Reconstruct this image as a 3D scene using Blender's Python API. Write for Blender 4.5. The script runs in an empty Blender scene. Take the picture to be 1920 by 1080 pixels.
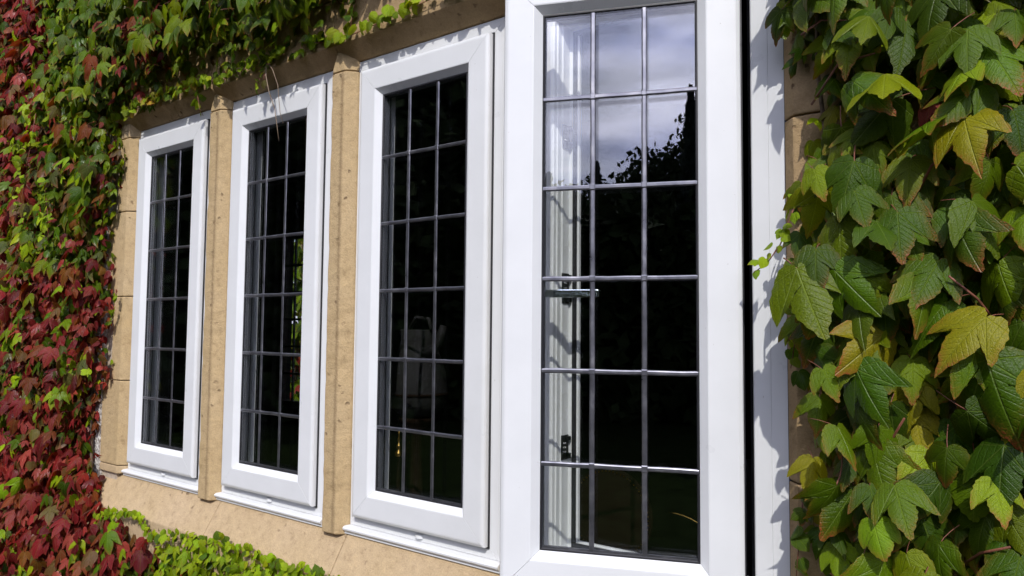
import bpy, bmesh, math, random
import numpy as np
from mathutils import Vector, Matrix

# ------------------------------------------------------------------ camera, sky, sun, exposure
S = bpy.context.scene
COL = S.collection
rng = np.random.default_rng(7)
random.seed(7)
R_ = math.radians

cam_d = bpy.data.cameras.new("camera")
cam = bpy.data.objects.new("camera", cam_d)
COL.objects.link(cam)
S.camera = cam
cam_d.sensor_width = 36.0
cam_d.lens = 36.0 * 1368.41 / 1920.0
cam_d.clip_start = 0.02
cam_d.clip_end = 2000
CAM = Vector((2.6829, -1.3325, 0.4201))
yaw, pit, rol = R_(36.997), R_(3.3144), R_(0.5134)
Fv = Vector((-math.sin(yaw) * math.cos(pit), math.cos(yaw) * math.cos(pit), math.sin(pit)))
Rv = Vector((math.cos(yaw), math.sin(yaw), 0))
Uv = Rv.cross(Fv)
R2 = Rv * math.cos(rol) + Uv * math.sin(rol)
U2 = -Rv * math.sin(rol) + Uv * math.cos(rol)
M = Matrix(((R2.x, U2.x, -Fv.x, CAM.x), (R2.y, U2.y, -Fv.y, CAM.y), (R2.z, U2.z, -Fv.z, CAM.z), (0, 0, 0, 1)))
cam.matrix_world = M

SUN_AZ, SUN_EL = R_(31), R_(42)      # azimuth to the right of the wall's outward normal
sun_dir = Vector((math.sin(SUN_AZ) * math.cos(SUN_EL), -math.cos(SUN_AZ) * math.cos(SUN_EL), math.sin(SUN_EL)))
sd = bpy.data.lights.new("sun", 'SUN')
sd.energy = 4.0
sd.angle = R_(0.53)
sd.color = (1.0, 0.965, 0.91)
sun = bpy.data.objects.new("sun", sd)
COL.objects.link(sun)
sun.rotation_euler = sun_dir.to_track_quat('Z', 'Y').to_euler()

W = bpy.data.worlds.new("World")
S.world = W
W.use_nodes = True
nt = W.node_tree
nt.nodes.clear()
wo = nt.nodes.new('ShaderNodeOutputWorld')
bg = nt.nodes.new('ShaderNodeBackground')
bg.inputs['Strength'].default_value = 0.10
sky = nt.nodes.new('ShaderNodeTexSky')
sky.sky_type = 'NISHITA'
sky.sun_disc = False
sky.sun_elevation = SUN_EL
sky.sun_rotation = math.atan2(sun_dir.x, sun_dir.y)
sky.air_density = 1.0
sky.dust_density = 1.0
tc = nt.nodes.new('ShaderNodeTexCoord')
mp = nt.nodes.new('ShaderNodeMapping')
mp.inputs['Scale'].default_value = (1.6, 1.6, 4.2)
n1 = nt.nodes.new('ShaderNodeTexNoise')
n1.inputs['Scale'].default_value = 1.7
n1.inputs['Detail'].default_value = 7
n1.inputs['Roughness'].default_value = 0.52
cr = nt.nodes.new('ShaderNodeValToRGB')
cr.color_ramp.elements[0].position = 0.38
cr.color_ramp.elements[0].color = (0, 0, 0, 1)
cr.color_ramp.elements[1].position = 0.62
cr.color_ramp.elements[1].color = (1, 1, 1, 1)
n2 = nt.nodes.new('ShaderNodeTexNoise')
n2.inputs['Scale'].default_value = 3.1
n2.inputs['Detail'].default_value = 6
cc = nt.nodes.new('ShaderNodeValToRGB')
cc.color_ramp.elements[0].position = 0.40
cc.color_ramp.elements[0].color = (10.5, 11.2, 17.0, 1)
cc.color_ramp.elements[1].position = 0.62
cc.color_ramp.elements[1].color = (20.5, 20.5, 25.0, 1)
mx = nt.nodes.new('ShaderNodeMix')
mx.data_type = 'RGBA'
L = nt.links.new
L(tc.outputs['Generated'], mp.inputs['Vector'])
L(mp.outputs[0], n1.inputs['Vector']); L(mp.outputs[0], n2.inputs['Vector'])
L(n1.outputs['Fac'], cr.inputs['Fac']); L(n2.outputs['Fac'], cc.inputs['Fac'])
L(cr.outputs[0], mx.inputs[0]); L(sky.outputs[0], mx.inputs[6])
# clouds between us and the sun scatter it forwards: the sky brightens towards the sun
vd = nt.nodes.new('ShaderNodeVectorMath'); vd.operation = 'DOT_PRODUCT'
vn = nt.nodes.new('ShaderNodeVectorMath'); vn.operation = 'NORMALIZE'
L(tc.outputs['Generated'], vn.inputs[0]); L(vn.outputs[0], vd.inputs[0])
vd.inputs[1].default_value = sun_dir
m0 = nt.nodes.new('ShaderNodeMath'); m0.operation = 'MAXIMUM'; m0.inputs[1].default_value = 0.0
m1_ = nt.nodes.new('ShaderNodeMath'); m1_.operation = 'POWER'; m1_.inputs[1].default_value = 5.0
m2_ = nt.nodes.new('ShaderNodeMath'); m2_.operation = 'MULTIPLY_ADD'; m2_.inputs[1].default_value = 2.5; m2_.inputs[2].default_value = 0.66
L(vd.outputs['Value'], m0.inputs[0]); L(m0.outputs[0], m1_.inputs[0]); L(m1_.outputs[0], m2_.inputs[0])
vs0 = nt.nodes.new('ShaderNodeVectorMath'); vs0.operation = 'SCALE'
L(cc.outputs[0], vs0.inputs[0]); L(m2_.outputs[0], vs0.inputs['Scale'])
L(vs0.outputs[0], mx.inputs[7])
L(mx.outputs[2], bg.inputs['Color']); L(bg.outputs[0], wo.inputs['Surface'])

S.view_settings.view_transform = 'Standard'
S.view_settings.look = 'None'
S.view_settings.exposure = -0.38
S.view_settings.gamma = 1
S.render.resolution_x, S.render.resolution_y = 1024, 576
S.cycles.max_bounces = 14
S.cycles.transparent_max_bounces = 24
S.cycles.glossy_bounces = 6
S.cycles.sample_clamp_indirect = 6

# ------------------------------------------------------------------ material helpers
def new_mat(name):
    m = bpy.data.materials.new(name)
    m.use_nodes = True
    return m, m.node_tree, m.node_tree.nodes['Principled BSDF']

def nd(t, typ, **kw):
    n = t.nodes.new(typ)
    for k, v in kw.items():
        if k.startswith('i_'):
            n.inputs[k[2:].replace('_', ' ')].default_value = v
        else:
            setattr(n, k, v)
    return n

def ramp(t, stops):
    r = t.nodes.new('ShaderNodeValToRGB')
    e = r.color_ramp.elements
    while len(e) < len(stops):
        e.new(0.5)
    for q, (p, c) in zip(e, stops):
        q.position = p
        q.color = (*c, 1) if len(c) == 3 else c
    return r

def simple(name, col, rough=0.5, metal=0.0, spec=0.5, noise=None, bump=0.0, bscale=60):
    m, t, b = new_mat(name)
    b.inputs['Base Color'].default_value = (*col, 1)
    b.inputs['Roughness'].default_value = rough
    b.inputs['Metallic'].default_value = metal
    b.inputs['Specular IOR Level'].default_value = spec
    co = nd(t, 'ShaderNodeTexCoord')
    if noise:
        sc, amt = noise
        n = nd(t, 'ShaderNodeTexNoise', i_Scale=sc, i_Detail=6.0)
        r = ramp(t, [(0.3, tuple(c * (1 - amt) for c in col)), (0.7, tuple(min(1, c * (1 + amt)) for c in col))])
        t.links.new(co.outputs['Object'], n.inputs['Vector'])
        t.links.new(n.outputs['Fac'], r.inputs['Fac'])
        t.links.new(r.outputs[0], b.inputs['Base Color'])
    if bump:
        n = nd(t, 'ShaderNodeTexNoise', i_Scale=bscale, i_Detail=5.0)
        bp = nd(t, 'ShaderNodeBump', i_Strength=bump, i_Distance=0.004)
        t.links.new(co.outputs['Object'], n.inputs['Vector'])
        t.links.new(n.outputs['Fac'], bp.inputs['Height'])
        t.links.new(bp.outputs[0], b.inputs['Normal'])
    return m

def mat_upvc():
    m, t, b = new_mat('white_upvc')
    co = nd(t, 'ShaderNodeTexCoord')
    n = nd(t, 'ShaderNodeTexNoise', i_Scale=7.0, i_Detail=5.0, i_Roughness=0.6)
    r = ramp(t, [(0.3, (0.715, 0.727, 0.727)), (0.7, (0.765, 0.777, 0.777))])
    t.links.new(co.outputs['Object'], n.inputs['Vector'])
    t.links.new(n.outputs['Fac'], r.inputs['Fac'])
    # sparse small dirt specks
    n2 = nd(t, 'ShaderNodeTexNoise', i_Scale=95.0, i_Detail=3.0)
    r2 = ramp(t, [(0.74, (0, 0, 0)), (0.80, (0.7, 0.7, 0.7))])
    mx = nd(t, 'ShaderNodeMix', data_type='RGBA')
    mx.inputs[7].default_value = (0.30, 0.27, 0.22, 1)
    t.links.new(co.outputs['Object'], n2.inputs['Vector'])
    t.links.new(n2.outputs['Fac'], r2.inputs['Fac'])
    t.links.new(r2.outputs[0], mx.inputs[0])
    t.links.new(r.outputs[0], mx.inputs[6])
    t.links.new(mx.outputs[2], b.inputs['Base Color'])
    rr = ramp(t, [(0.3, (0.26,) * 3), (0.7, (0.42,) * 3)])
    t.links.new(n.outputs['Fac'], rr.inputs['Fac'])
    t.links.new(rr.outputs[0], b.inputs['Roughness'])
    return m

def mat_stone(name, base, pink, dark_amt=1.0, pits=True, band=False):
    m, t, b = new_mat(name)
    co = nd(t, 'ShaderNodeTexCoord')
    oi = nd(t, 'ShaderNodeObjectInfo')
    ad = nd(t, 'ShaderNodeVectorMath', operation='ADD')
    sc = nd(t, 'ShaderNodeVectorMath', operation='SCALE')
    sc.inputs['Scale'].default_value = 0.0
    t.links.new(co.outputs['Object'], ad.inputs[0])
    v = ad.outputs[0]
    big = nd(t, 'ShaderNodeTexNoise', i_Scale=4.0, i_Detail=6.0, i_Roughness=0.6)
    fine = nd(t, 'ShaderNodeTexNoise', i_Scale=260.0, i_Detail=4.0, i_Roughness=0.7)
    mid = nd(t, 'ShaderNodeTexNoise', i_Scale=38.0, i_Detail=7.0, i_Roughness=0.65)
    pit = nd(t, 'ShaderNodeTexVoronoi', i_Scale=34.0)
    for n in (big, fine, mid):
        t.links.new(v, n.inputs['Vector'])
    wn = nd(t, 'ShaderNodeMix', data_type='VECTOR')
    wn.inputs[0].default_value = 0.03
    t.links.new(v, wn.inputs[4]); t.links.new(mid.outputs['Color'], wn.inputs[5])
    t.links.new(wn.outputs[1], pit.inputs['Vector'])
    r1 = ramp(t, [(0.32, base), (0.68, pink)])
    t.links.new(big.outputs['Fac'], r1.inputs['Fac'])
    r2 = ramp(t, [(0.26, (0.60, 0.57, 0.53)), (0.42, (0.93, 0.92, 0.91)), (0.55, (1.0, 1.0, 1.0)), (0.75, (1.12, 1.10, 1.06))])
    t.links.new(mid.outputs['Fac'], r2.inputs['Fac'])
    m1 = nd(t, 'ShaderNodeMix', data_type='RGBA', blend_type='MULTIPLY')
    m1.inputs[0].default_value = 0.9
    t.links.new(r1.outputs[0], m1.inputs[6]); t.links.new(r2.outputs[0], m1.inputs[7])
    r3 = ramp(t, [(0.25, (0.72, 0.72, 0.72)), (0.6, (1.08, 1.08, 1.08))])
    t.links.new(fine.outputs['Fac'], r3.inputs['Fac'])
    m2 = nd(t, 'ShaderNodeMix', data_type='RGBA', blend_type='MULTIPLY')
    m2.inputs[0].default_value = 0.7
    t.links.new(m1.outputs[2], m2.inputs[6]); t.links.new(r3.outputs[0], m2.inputs[7])
    # weathering pits / old sucker marks: only in some patches, only in some cells
    pr = ramp(t, [(0.0, (1, 1, 1)), (0.13, (0.9, 0.9, 0.9)), (0.20, (0, 0, 0))])
    t.links.new(pit.outputs['Distance'], pr.inputs['Fac'])
    gate = nd(t, 'ShaderNodeSeparateColor')
    t.links.new(pit.outputs['Color'], gate.inputs[0])
    gt = nd(t, 'ShaderNodeMath', operation='GREATER_THAN')
    gt.inputs[1].default_value = 0.45
    t.links.new(gate.outputs[0], gt.inputs[0])
    gm = nd(t, 'ShaderNodeMath', operation='MULTIPLY')
    t.links.new(pr.outputs[0], gm.inputs[0]); t.links.new(gt.outputs[0], gm.inputs[1])
    br = ramp(t, [(0.46, (0, 0, 0)), (0.62, (1, 1, 1))])
    t.links.new(big.outputs['Fac'], br.inputs['Fac'])
    gm2 = nd(t, 'ShaderNodeMath', operation='MULTIPLY')
    t.links.new(gm.outputs[0], gm2.inputs[0]); t.links.new(br.outputs[0], gm2.inputs[1])
    gm3 = nd(t, 'ShaderNodeMath', operation='MULTIPLY')
    gm3.inputs[1].default_value = 0.85 if pits else 0.0
    t.links.new(gm2.outputs[0], gm3.inputs[0])
    m3 = nd(t, 'ShaderNodeMix', data_type='RGBA')
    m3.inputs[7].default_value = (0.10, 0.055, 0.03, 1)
    t.links.new(gm3.outputs[0], m3.inputs[0]); t.links.new(m2.outputs[2], m3.inputs[6])
    last = m3.outputs[2]
    if band:    # flaking, grimy arris running down the middle of the mullion
        sx = nd(t, 'ShaderNodeSeparateXYZ')
        t.links.new(co.outputs['Object'], sx.inputs[0])
        d0 = nd(t, 'ShaderNodeMath', operation='ADD'); d0.inputs[1].default_value = -0.016
        t.links.new(sx.outputs[0], d0.inputs[0])
        d1 = nd(t, 'ShaderNodeMath', operation='ABSOLUTE'); t.links.new(d0.outputs[0], d1.inputs[0])
        d2 = nd(t, 'ShaderNodeMath', operation='MULTIPLY_ADD'); d2.inputs[1].default_value = -48.0; d2.inputs[2].default_value = 0.40
        t.links.new(d1.outputs[0], d2.inputs[0])
        bn = nd(t, 'ShaderNodeTexNoise', i_Scale=150.0, i_Detail=5.0, i_Roughness=0.75)
        t.links.new(co.outputs['Object'], bn.inputs['Vector'])
        d3 = nd(t, 'ShaderNodeMath', operation='ADD'); t.links.new(d2.outputs[0], d3.inputs[0]); t.links.new(bn.outputs['Fac'], d3.inputs[1])
        d4 = ramp(t, [(0.50, (0, 0, 0)), (0.92, (0.55, 0.55, 0.55))])
        t.links.new(d3.outputs[0], d4.inputs['Fac'])
        m4 = nd(t, 'ShaderNodeMix', data_type='RGBA'); m4.inputs[7].default_value = (0.17, 0.11, 0.055, 1)
        t.links.new(d4.outputs[0], m4.inputs[0]); t.links.new(last, m4.inputs[6])
        last = m4.outputs[2]
    t.links.new(last, b.inputs['Base Color'])
    b.inputs['Roughness'].default_value = 0.9
    b.inputs['Specular IOR Level'].default_value = 0.2
    h = nd(t, 'ShaderNodeMath', operation='MULTIPLY_ADD')
    h.inputs[1].default_value = 0.35
    t.links.new(fine.outputs['Fac'], h.inputs[0]); t.links.new(mid.outputs['Fac'], h.inputs[2])
    h2 = nd(t, 'ShaderNodeMath', operation='SUBTRACT')
    t.links.new(h.outputs[0], h2.inputs[0]); t.links.new(gm3.outputs[0], h2.inputs[1])
    bp = nd(t, 'ShaderNodeBump', i_Strength=0.9, i_Distance=0.004)
    t.links.new(h2.outputs[0], bp.inputs['Height'])
    t.links.new(bp.outputs[0], b.inputs['Normal'])
    return m

def mat_glass(name, f0=0.045, tint=(0.992, 0.997, 0.994)):
    """clear window glass: Fresnel-weighted mirror over see-through"""
    m = bpy.data.materials.new(name)
    m.use_nodes = True
    t = m.node_tree
    t.nodes.clear()
    out = nd(t, 'ShaderNodeOutputMaterial')
    tr = nd(t, 'ShaderNodeBsdfTransparent')
    tr.inputs[0].default_value = (*tint, 1)
    gl = nd(t, 'ShaderNodeBsdfGlossy')
    gl.inputs['Roughness'].default_value = 0.0
    gl.inputs['Color'].default_value = (0.95, 0.96, 1.0, 1)
    geo = nd(t, 'ShaderNodeNewGeometry')
    dt = nd(t, 'ShaderNodeVectorMath', operation='DOT_PRODUCT')
    t.links.new(geo.outputs['Normal'], dt.inputs[0]); t.links.new(geo.outputs['Incoming'], dt.inputs[1])
    ab = nd(t, 'ShaderNodeMath', operation='ABSOLUTE')
    t.links.new(dt.outputs['Value'], ab.inputs[0])
    om = nd(t, 'ShaderNodeMath', operation='SUBTRACT')
    om.inputs[0].default_value = 1.0
    t.links.new(ab.outputs[0], om.inputs[1])
    pw = nd(t, 'ShaderNodeMath', operation='POWER')
    pw.inputs[1].default_value = 5.0
    t.links.new(om.outputs[0], pw.inputs[0])
    ma = nd(t, 'ShaderNodeMath', operation='MULTIPLY_ADD')
    ma.inputs[1].default_value = 1 - f0
    ma.inputs[2].default_value = f0
    t.links.new(pw.outputs[0], ma.inputs[0])
    mx = nd(t, 'ShaderNodeMixShader')
    t.links.new(ma.outputs[0], mx.inputs[0]); t.links.new(tr.outputs[0], mx.inputs[1]); t.links.new(gl.outputs[0], mx.inputs[2])
    t.links.new(mx.outputs[0], out.inputs[0])
    return m

def mat_lead():
    m, t, b = new_mat('lead')
    co = nd(t, 'ShaderNodeTexCoord')
    n = nd(t, 'ShaderNodeTexNoise', i_Scale=24.0, i_Detail=5.0, i_Roughness=0.6)
    t.links.new(co.outputs['Object'], n.inputs['Vector'])
    r = ramp(t, [(0.3, (0.20, 0.20, 0.225)), (0.55, (0.29, 0.29, 0.32)), (0.78, (0.46, 0.45, 0.47))])
    t.links.new(n.outputs['Fac'], r.inputs['Fac'])
    t.links.new(r.outputs[0], b.inputs['Base Color'])
    rr = ramp(t, [(0.3, (0.26,) * 3), (0.7, (0.42,) * 3)])
    t.links.new(n.outputs['Fac'], rr.inputs['Fac'])
    t.links.new(rr.outputs[0], b.inputs['Roughness'])
    b.inputs['Metallic'].default_value = 0.9
    bp = nd(t, 'ShaderNodeBump', i_Strength=0.15, i_Distance=0.001)
    t.links.new(n.outputs['Fac'], bp.inputs['Height']); t.links.new(bp.outputs[0], b.inputs['Normal'])
    return m

def mat_leaf(name, per_object):
    """leaf: colour from the object (single leaves) or a colour attribute (leaf mass);
    veins and blushing margin from the leaf's own UV map"""
    m, t, b = new_mat(name)
    if per_object:
        oi = nd(t, 'ShaderNodeObjectInfo')
        col, alp, rnd = oi.outputs['Color'], oi.outputs['Alpha'], oi.outputs['Random']
    else:
        at = nd(t, 'ShaderNodeAttribute', attribute_name='tint')
        col, alp = at.outputs['Color'], at.outputs['Alpha']
        rnd = None
    uv = nd(t, 'ShaderNodeUVMap', uv_map='UVMap')
    sp = nd(t, 'ShaderNodeSeparateXYZ')
    t.links.new(uv.outputs[0], sp.inputs[0])
    def mth(op, a, b_=None, c=None):
        n = nd(t, 'ShaderNodeMath', operation=op)
        for i, q in enumerate((a, b_, c)):
            if q is None: continue
            if isinstance(q, (int, float)): n.inputs[i].default_value = q
            else: t.links.new(q, n.inputs[i])
        return n.outputs[0]
    u = mth('ABSOLUTE', sp.outputs[0])
    v = sp.outputs[1]
    def vein(d, w0, w1):
        return mth('SUBTRACT', 1.0, mth('SMOOTH_MIN', 1.0, mth('DIVIDE', mth('ABSOLUTE', d), mth('MAXIMUM', w0, w1)), 0.15)) if False else \
            mth('MAXIMUM', 0.0, mth('SUBTRACT', 1.0, mth('DIVIDE', mth('ABSOLUTE', d), w0)))
    mid = vein(u, 0.016, 0)
    a1 = R_(40)     # main side vein direction from the midrib axis
    d1 = mth('SUBTRACT', mth('MULTIPLY', u, math.cos(a1)), mth('MULTIPLY', v, math.sin(a1)))
    s1 = vein(d1, 0.014, 0)
    a2 = R_(88)
    d2 = mth('SUBTRACT', mth('MULTIPLY', u, math.cos(a2)), mth('MULTIPLY', v, math.sin(a2)))
    s2 = vein(d2, 0.011, 0)
    main = mth('MAXIMUM', mid, mth('MAXIMUM', s1, s2))
    # secondary veins : herring-bone off the midrib
    ph = mth('SUBTRACT', mth('MULTIPLY', v, 9.0), mth('MULTIPLY', u, 7.5))
    fr = mth('PINGPONG', ph, 0.5)
    sec = mth('MAXIMUM', 0.0, mth('SUBTRACT', 1.0, mth('MULTIPLY', fr, 7.0)))
    ph2 = mth('SUBTRACT', mth('MULTIPLY', u, 9.0), mth('MULTIPLY', v, 2.0))
    sec2 = mth('MAXIMUM', 0.0, mth('SUBTRACT', 1.0, mth('MULTIPLY', mth('PINGPONG', ph2, 0.5), 7.0)))
    inmid = mth('GREATER_THAN', d1, 0.0)      # outer side of the side vein
    secm = mth('ADD', mth('MULTIPLY', sec, mth('SUBTRACT', 1.0, inmid)), mth('MULTIPLY', sec2, inmid))
    co = nd(t, 'ShaderNodeTexCoord')
    no = nd(t, 'ShaderNodeTexNoise', i_Scale=38.0, i_Detail=4.0)
    t.links.new(co.outputs['Object'], no.inputs['Vector'])
    # mottling
    mo = ramp(t, [(0.3, (0.72, 0.74, 0.7)), (0.7, (1.22, 1.18, 1.1))])
    t.links.new(no.outputs['Fac'], mo.inputs['Fac'])
    c1 = nd(t, 'ShaderNodeMix', data_type='RGBA', blend_type='MULTIPLY')
    c1.inputs[0].default_value = 1.0
    t.links.new(col, c1.inputs[6]); t.links.new(mo.outputs[0], c1.inputs[7])
    # blushing margin (attribute 'rim' 0 centre .. 1 margin)
    rim = nd(t, 'ShaderNodeAttribute', attribute_name='rim')
    rr = mth('MULTIPLY', alp, mth('SMOOTHSTEP' if False else 'POWER', mth('MINIMUM', 1.0, mth('MULTIPLY', rim.outputs['Fac'], mth('ADD', 0.47, no.outputs['Fac']))), 7.0))
    c2 = nd(t, 'ShaderNodeMix', data_type='RGBA')
    c2.inputs[7].default_value = (0.32, 0.075, 0.03, 1)
    t.links.new(rr, c2.inputs[0]); t.links.new(c1.outputs[2], c2.inputs[6])
    # veins
    lt = nd(t, 'ShaderNodeMix', data_type='RGBA', blend_type='ADD')
    lt.inputs[0].default_value = 1.0
    lt.inputs[7].default_value = (0.10, 0.12, 0.03, 1)
    t.links.new(c2.outputs[2], lt.inputs[6])
    c3 = nd(t, 'ShaderNodeMix', data_type='RGBA')
    t.links.new(mth('ADD', mth('MULTIPLY', main, 0.75), mth('MULTIPLY', secm, 0.05)), c3.inputs[0])
    t.links.new(c2.outputs[2], c3.inputs[6]); t.links.new(lt.outputs[2], c3.inputs[7])
    base = c3.outputs[2]
    t.links.new(base, b.inputs['Base Color'])
    b.inputs['Roughness'].default_value = 0.33
    b.inputs['Specular IOR Level'].default_value = 0.24
    hb = mth('ADD', mth('MULTIPLY', main, -0.9), mth('ADD', mth('MULTIPLY', secm, -0.3), mth('MULTIPLY', no.outputs['Fac'], 0.8)))
    bp = nd(t, 'ShaderNodeBump', i_Strength=0.55, i_Distance=0.003)
    t.links.new(hb, bp.inputs['Height'])
    t.links.new(bp.outputs[0], b.inputs['Normal'])
    trn = nd(t, 'ShaderNodeBsdfTranslucent')
    br = nd(t, 'ShaderNodeMix', data_type='RGBA', blend_type='MULTIPLY')
    br.inputs[0].default_value = 1.0
    br.inputs[7].default_value = (1.7, 1.6, 0.35, 1)
    t.links.new(base, br.inputs[6]); t.links.new(br.outputs[2], trn.inputs[0])
    ms = nd(t, 'ShaderNodeMixShader')
    ms.inputs[0].default_value = 0.28
    out = t.nodes['Material Output']
    t.links.new(b.outputs[0], ms.inputs[1]); t.links.new(trn.outputs[0], ms.inputs[2])
    t.links.new(ms.outputs[0], out.inputs[0])
    return m

def mat_pebble():
    m, t, b = new_mat('rough_cast_render')
    co = nd(t, 'ShaderNodeTexCoord')
    vo = nd(t, 'ShaderNodeTexVoronoi', i_Scale=75.0)
    no = nd(t, 'ShaderNodeTexNoise', i_Scale=14.0, i_Detail=8.0, i_Roughness=0.7)
    t.links.new(co.outputs['Object'], vo.inputs['Vector']); t.links.new(co.outputs['Object'], no.inputs['Vector'])
    r = ramp(t, [(0.3, (0.34, 0.31, 0.27)), (0.5, (0.50, 0.47, 0.42)), (0.7, (0.60, 0.57, 0.52))])
    t.links.new(no.outputs['Fac'], r.inputs['Fac'])
    t.links.new(r.outputs[0], b.inputs['Base Color'])
    b.inputs['Roughness'].default_value = 0.95
    ad = nd(t, 'ShaderNodeMath', operation='MULTIPLY_ADD')
    ad.inputs[1].default_value = -1.2
    t.links.new(vo.outputs['Distance'], ad.inputs[0]); t.links.new(no.outputs['Fac'], ad.inputs[2])
    bp = nd(t, 'ShaderNodeBump', i_Strength=0.9, i_Distance=0.008)
    t.links.new(ad.outputs[0], bp.inputs['Height']); t.links.new(bp.outputs[0], b.inputs['Normal'])
    return m

UPVC = mat_upvc()
STONE = mat_stone('honey_sandstone', (0.50, 0.36, 0.185), (0.53, 0.395, 0.225))
STONE_SILL = mat_stone('pinkish_sandstone', (0.485, 0.36, 0.205), (0.52, 0.39, 0.24))
STONE_TOP = mat_stone('weathered_shaded_sandstone', (0.37, 0.255, 0.13), (0.45, 0.32, 0.175))  # weathered stone; base also darkened for the shade under the lintel
STONE_MUL = mat_stone('mullion_sandstone', (0.50, 0.36, 0.185), (0.53, 0.395, 0.225), band=True)
MORTAR = simple('mortar', (0.46, 0.38, 0.29), 0.95, noise=(60, 0.2), bump=0.5, bscale=200)
RENDER = mat_pebble()
GLASS = mat_glass('window_glass', 0.055)
LEAD = mat_lead()
SPACER = simple('spacer_bar_aluminium', (0.13, 0.135, 0.15), 0.4, 0.5, noise=(300, 0.3))
RUBBER = simple('black_rubber_gasket', (0.012, 0.012, 0.015), 0.5)
KEEP = simple('dark_plated_steel', (0.05, 0.055, 0.055), 0.35, 0.8, noise=(80, 0.4))
CHROME = simple('chrome', (0.72, 0.78, 0.80), 0.12, 1.0)
SCREW = simple('bright_steel_screw', (0.8, 0.8, 0.78), 0.2, 1.0)
LEAF_O = mat_leaf('ivy_leaf', True)
LEAF_M = mat_leaf('ivy_leaf_mass', False)
STEM = simple('red_vine_stem', (0.20, 0.07, 0.04), 0.6, noise=(90, 0.4))
STEM_W = simple('woody_vine_stem', (0.16, 0.11, 0.07), 0.85, noise=(70, 0.4), bump=0.6)
STEM_P = simple('pale_dry_tendril', (0.26, 0.19, 0.13), 0.8, noise=(90, 0.3))
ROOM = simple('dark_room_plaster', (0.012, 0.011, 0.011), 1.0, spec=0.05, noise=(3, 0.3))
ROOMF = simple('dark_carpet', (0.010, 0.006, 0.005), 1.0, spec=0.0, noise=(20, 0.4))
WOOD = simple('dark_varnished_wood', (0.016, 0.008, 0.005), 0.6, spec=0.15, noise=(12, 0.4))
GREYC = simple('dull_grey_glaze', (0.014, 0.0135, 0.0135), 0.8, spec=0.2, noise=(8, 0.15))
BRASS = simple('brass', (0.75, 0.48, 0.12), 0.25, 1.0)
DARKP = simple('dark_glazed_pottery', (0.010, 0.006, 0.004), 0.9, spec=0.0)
GRASS = simple('lawn_grass', (0.014, 0.022, 0.007), 1.0, spec=0.0, noise=(6, 0.4), bump=0.8, bscale=90)
PAVE = simple('dark_reflection_ground', (0.020, 0.015, 0.011), 1.0, spec=0.0, noise=(5, 0.2), bump=0.4)  # near-black so the ground mirrors dark in the glass
CROWN = simple('tree_foliage', (0.030, 0.048, 0.015), 0.8, spec=0.1, noise=(2, 0.5))
CONIF = simple('conifer_foliage', (0.018, 0.032, 0.018), 0.8, noise=(3, 0.5))
BARK = simple('bark', (0.09, 0.065, 0.045), 0.95, noise=(8, 0.4), bump=0.8)

# ------------------------------------------------------------------ object helpers
def tag(o, label=None, cat=None, group=None, kind=None):
    if label: o['label'] = label
    if cat: o['category'] = cat
    if group: o['group'] = group
    if kind: o['kind'] = kind
    return o

def empty(name, loc=(0, 0, 0), rz=0.0):
    o = bpy.data.objects.new(name, None)
    COL.objects.link(o)
    o.location = loc
    o.rotation_euler = (0, 0, rz)
    o.empty_display_size = 0.05
    return o

def link(name, me, parent=None, loc=None):
    o = bpy.data.objects.new(name, me)
    COL.objects.link(o)
    if parent is not None: o.parent = parent
    if loc is not None: o.location = loc
    return o

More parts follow.
